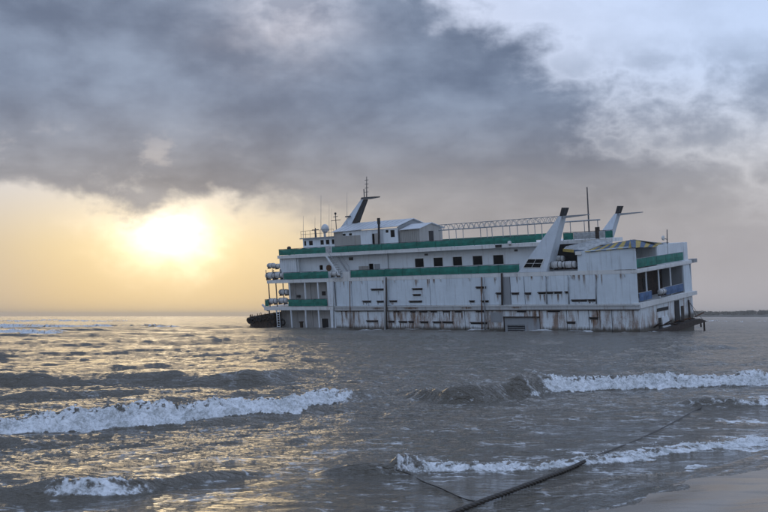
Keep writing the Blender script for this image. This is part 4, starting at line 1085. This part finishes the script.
raft(279.3, 266.0, .7, 'grey raft canister on the top tier of the fore rack beside the cabin', 1.0)
raft(273.0, 301.0, .3, 'raft canister at the outer fore corner above the boarding ladder', 1.15)
raft(283.0, 300.5, .3, 'raft canister lying against the fore end of the middle green rail', 1.15)
raft(284.0, 292.0, .8, 'raft canister on the raised rack above the middle green rail', 1.15)
raft(335.5, 273.6, -.25, 'white raft canister at the foot of the outside stair', 1.1)
raft(555.5, 264.6, .6, 'white raft canister right behind the near funnel, lower row', 1.15)
raft(569.5, 264.4, .6, 'white raft canister on the after deck beside the flat cabin wall', 1.15)
raft(558.5, 258.6, 1.6, 'white raft canister stacked behind the two by the near funnel', 1.0)
raft(662.5, 291.2, .0, 'white bundle-like canister hung outside the blue stern rail', 1.0)
# the last one hangs on the stern beam: move it out to the transom plane
_r = [o for o in col.objects if o.get('label', '').startswith('white bundle')][0]
_y, _z = SP(662.5, 291.4, .45)
_r.matrix_world = SHIP_M @ Matrix.Translation((.40, _y, _z - .4)) @ Matrix.Rotation(R(90), 4, 'Z')
# racks that carry the fore rafts
for px in (267.8, 275.3, 282.6):
    x = SX(px, 272, .35); part(MB().tube([(x, .05, 6.05), (x, .05, 7.35)], .045).tube([(x, 1.2, 6.05), (x, 1.2, 7.35)], .045).tube([(x, .05, 6.95), (x, 1.2, 6.95)], .045), 'raft_rack', 'mast')
x0, x1 = SX(267.8, 272, .35), SX(282.6, 272, .35)
part(MB().tube([(x0, .3, 6.99), (x1, .3, 6.99)], .04).tube([(x0, 1.1, 6.99), (x1, 1.1, 6.99)], .04), 'raft_rack_rail', 'mast')

# ------------------------------------------------------------------ ropes
def rope(name, pts, r, turns, label, cat):
    P_ = [Vector(p) for p in pts]; cum = [0]
    for a, b in zip(P_[:-1], P_[1:]): cum.append(cum[-1] + (b - a).length)
    n = int(cum[-1] / .035); path = []
    for i in range(n + 1):
        d = cum[-1] * i / n; j = max(0, min(len(P_) - 2, int(np.searchsorted(cum, d)) - 1)); f = (d - cum[j]) / (cum[j + 1] - cum[j])
        p0, p1, p2, p3 = P_[max(0, j - 1)], P_[j], P_[j + 1], P_[min(len(P_) - 1, j + 2)]
        path.append(.5 * ((2 * p1) + (p2 - p0) * f + (2 * p0 - 5 * p1 + 4 * p2 - p3) * f * f + (3 * p1 - p0 - 3 * p2 + p3) * f ** 3))
    m = MB()
    for s_ in range(3):
        st_ = []
        for i, p in enumerate(path):
            d = (path[min(i + 1, n)] - path[max(0, i - 1)]).normalized(); a = d.cross(Vector((0, 0, 1))).normalized(); b = d.cross(a)
            ph = 2 * math.pi * (s_ / 3 + i * .035 * turns)
            st_.append(p + (a * math.cos(ph) + b * math.sin(ph)) * r * .34 * (1 + .12 * math.sin(i * .7 + s_)))
        m.tube(st_, r * .68, 6)
    ob = m.build(name, 'rope', None, True); tag(ob, label, cat); return ob
def rp(px, py, dz):
    g = ground(px, py, 0.0); s_ = float(sand_z(g[0], g[1])); j = int(np.searchsorted(AZ, math.atan2(g[0], g[1]))); i = int(np.searchsorted(RR, np.hypot(g[0], g[1])))
    zt = max(s_, float(Z[i, j])); g = ground(px, py, zt + dz); return (g[0], g[1], zt + dz)
rope('mooring_hawser', [rp(385, 541, .02), rp(430, 523, .02), rp(455, 512, .022), rp(490, 498.5, .022), rp(520, 487.5, .022), rp(548, 477, .016), rp(570, 468.5, .012), rp(590, 459.5, .002),
      rp(615, 450, -.008), rp(640, 440, -.015), rp(665, 428, -.015), rp(685, 417, -.015), rp(703, 407, -.02), rp(712, 402, -.08)], .0235, 4.5, 'thick dark mooring hawser running from the beach out into the surf', 'rope')
rope('thin_rope', [rp(396, 470, -.01), rp(410, 474.5, .004), rp(424, 482, .003), rp(440, 488, .006), rp(456, 495.5, .002), rp(470, 500.5, .006), rp(486, 502, -.012)], .006, 10, 'thin dark rope trailing in the shallows left of the thick hawser', 'rope')

# ------------------------------------------------------------------ far shore on the right
def headland():
    D0 = 1500.0; n = 240
    a0, a1 = R(11), R(60)
    xs, top = [], []
    m = MB(); rows = []
    for i in range(n):
        a = a0 + (a1 - a0) * i / (n - 1)
        r0 = D0 + 90 * math.sin(a * 9) + 60 * math.sin(a * 23)
        h = 4.2 * min(1, i / 6) + .6 * math.sin(i * .37)
        rows.append([(r0 * math.sin(a), r0 * math.cos(a), -1), ((r0 + 12) * math.sin(a), (r0 + 12) * math.cos(a), .8), ((r0 + 60) * math.sin(a), (r0 + 60) * math.cos(a), h), ((r0 + 400) * math.sin(a), (r0 + 400) * math.cos(a), h + 1)])
    vs = [p for r_ in rows for p in r_]
    fs = [(i * 4 + k, i * 4 + k + 1, (i + 1) * 4 + k + 1, (i + 1) * 4 + k) for i in range(n - 1) for k in range(3)]
    m._add(vs, fs); ob = m.build('headland', M['land'], None, True); ob['kind'] = 'structure'
    # the wood on it reads as one mass
    V_, F_ = [], []; cnt = 0
    for i in range(2600):
        a = rng.uniform(a0 + .01, a1); r0 = D0 + 90 * math.sin(a * 9) + 60 * math.sin(a * 23) + rng.uniform(20, 160)
        H = rng.uniform(8.0, 11.5) * (0.8 + 0.35 * math.sin(a * 40) * math.sin(a * 17)); W_ = rng.uniform(2.2, 4.5)
        cx_, cy_ = r0 * math.sin(a), r0 * math.cos(a)
        nn = 34
        c = rng.normal(0, 1, (nn, 3)); c /= np.linalg.norm(c, axis=1)[:, None]; c *= rng.uniform(.4, 1, (nn, 1)) ** .5
        c = c * np.array([W_, W_, H * .42]) + np.array([cx_, cy_, 2.2 + H * .55])
        for p in c:
            u = rng.normal(0, 1, 3); u /= np.linalg.norm(u); v = np.cross(u, rng.normal(0, 1, 3)); v /= np.linalg.norm(v); s_ = rng.uniform(.5, 1.1)
            V_ += [p - u * s_, p + v * s_, p + u * s_, p - v * s_]; F_.append((cnt, cnt + 1, cnt + 2, cnt + 3)); cnt += 4
    me = bpy.data.meshes.new('distant_wood'); me.from_pydata([tuple(v) for v in V_], [], F_); me.update(); me.materials.append(M['wood'])
    w_ = bpy.data.objects.new('distant_wood', me); col.objects.link(w_); w_['kind'] = 'stuff'; w_['label'] = 'low dark line of trees along the far shore'; w_['category'] = 'trees'
M['land'] = plain('far_shore_earth', (0.10, 0.095, 0.08), .9, .3, scale=.02)
M['wood'] = plain('far_foliage', (0.045, 0.055, 0.04), .9, .4, scale=.05)
headland()

# ------------------------------------------------------------------ sea air
hz = MB().box(-6500, 6500, -1500, 6500, -4.2, 22.0)
me = bpy.data.meshes.new('haze'); me.from_pydata(hz.v, [], hz.f); me.update()
hm = bpy.data.materials.new('sea_haze'); hm.use_nodes = True
ht = hm.node_tree; ht.nodes.clear()
ho = ht.nodes.new('ShaderNodeOutputMaterial'); hv = ht.nodes.new('ShaderNodeVolumePrincipled')
hv.inputs['Color'].default_value = (0.96, 0.95, 0.93, 1); hv.inputs['Density'].default_value = 0.00022; hv.inputs['Anisotropy'].default_value = 0.65
ht.links.new(hv.outputs[0], ho.inputs['Volume'])
me.materials.append(hm)
haze = bpy.data.objects.new('haze', me); col.objects.link(haze)
haze['kind'] = 'stuff'; haze['label'] = 'thin grey sea haze over the water'; haze['category'] = 'haze'
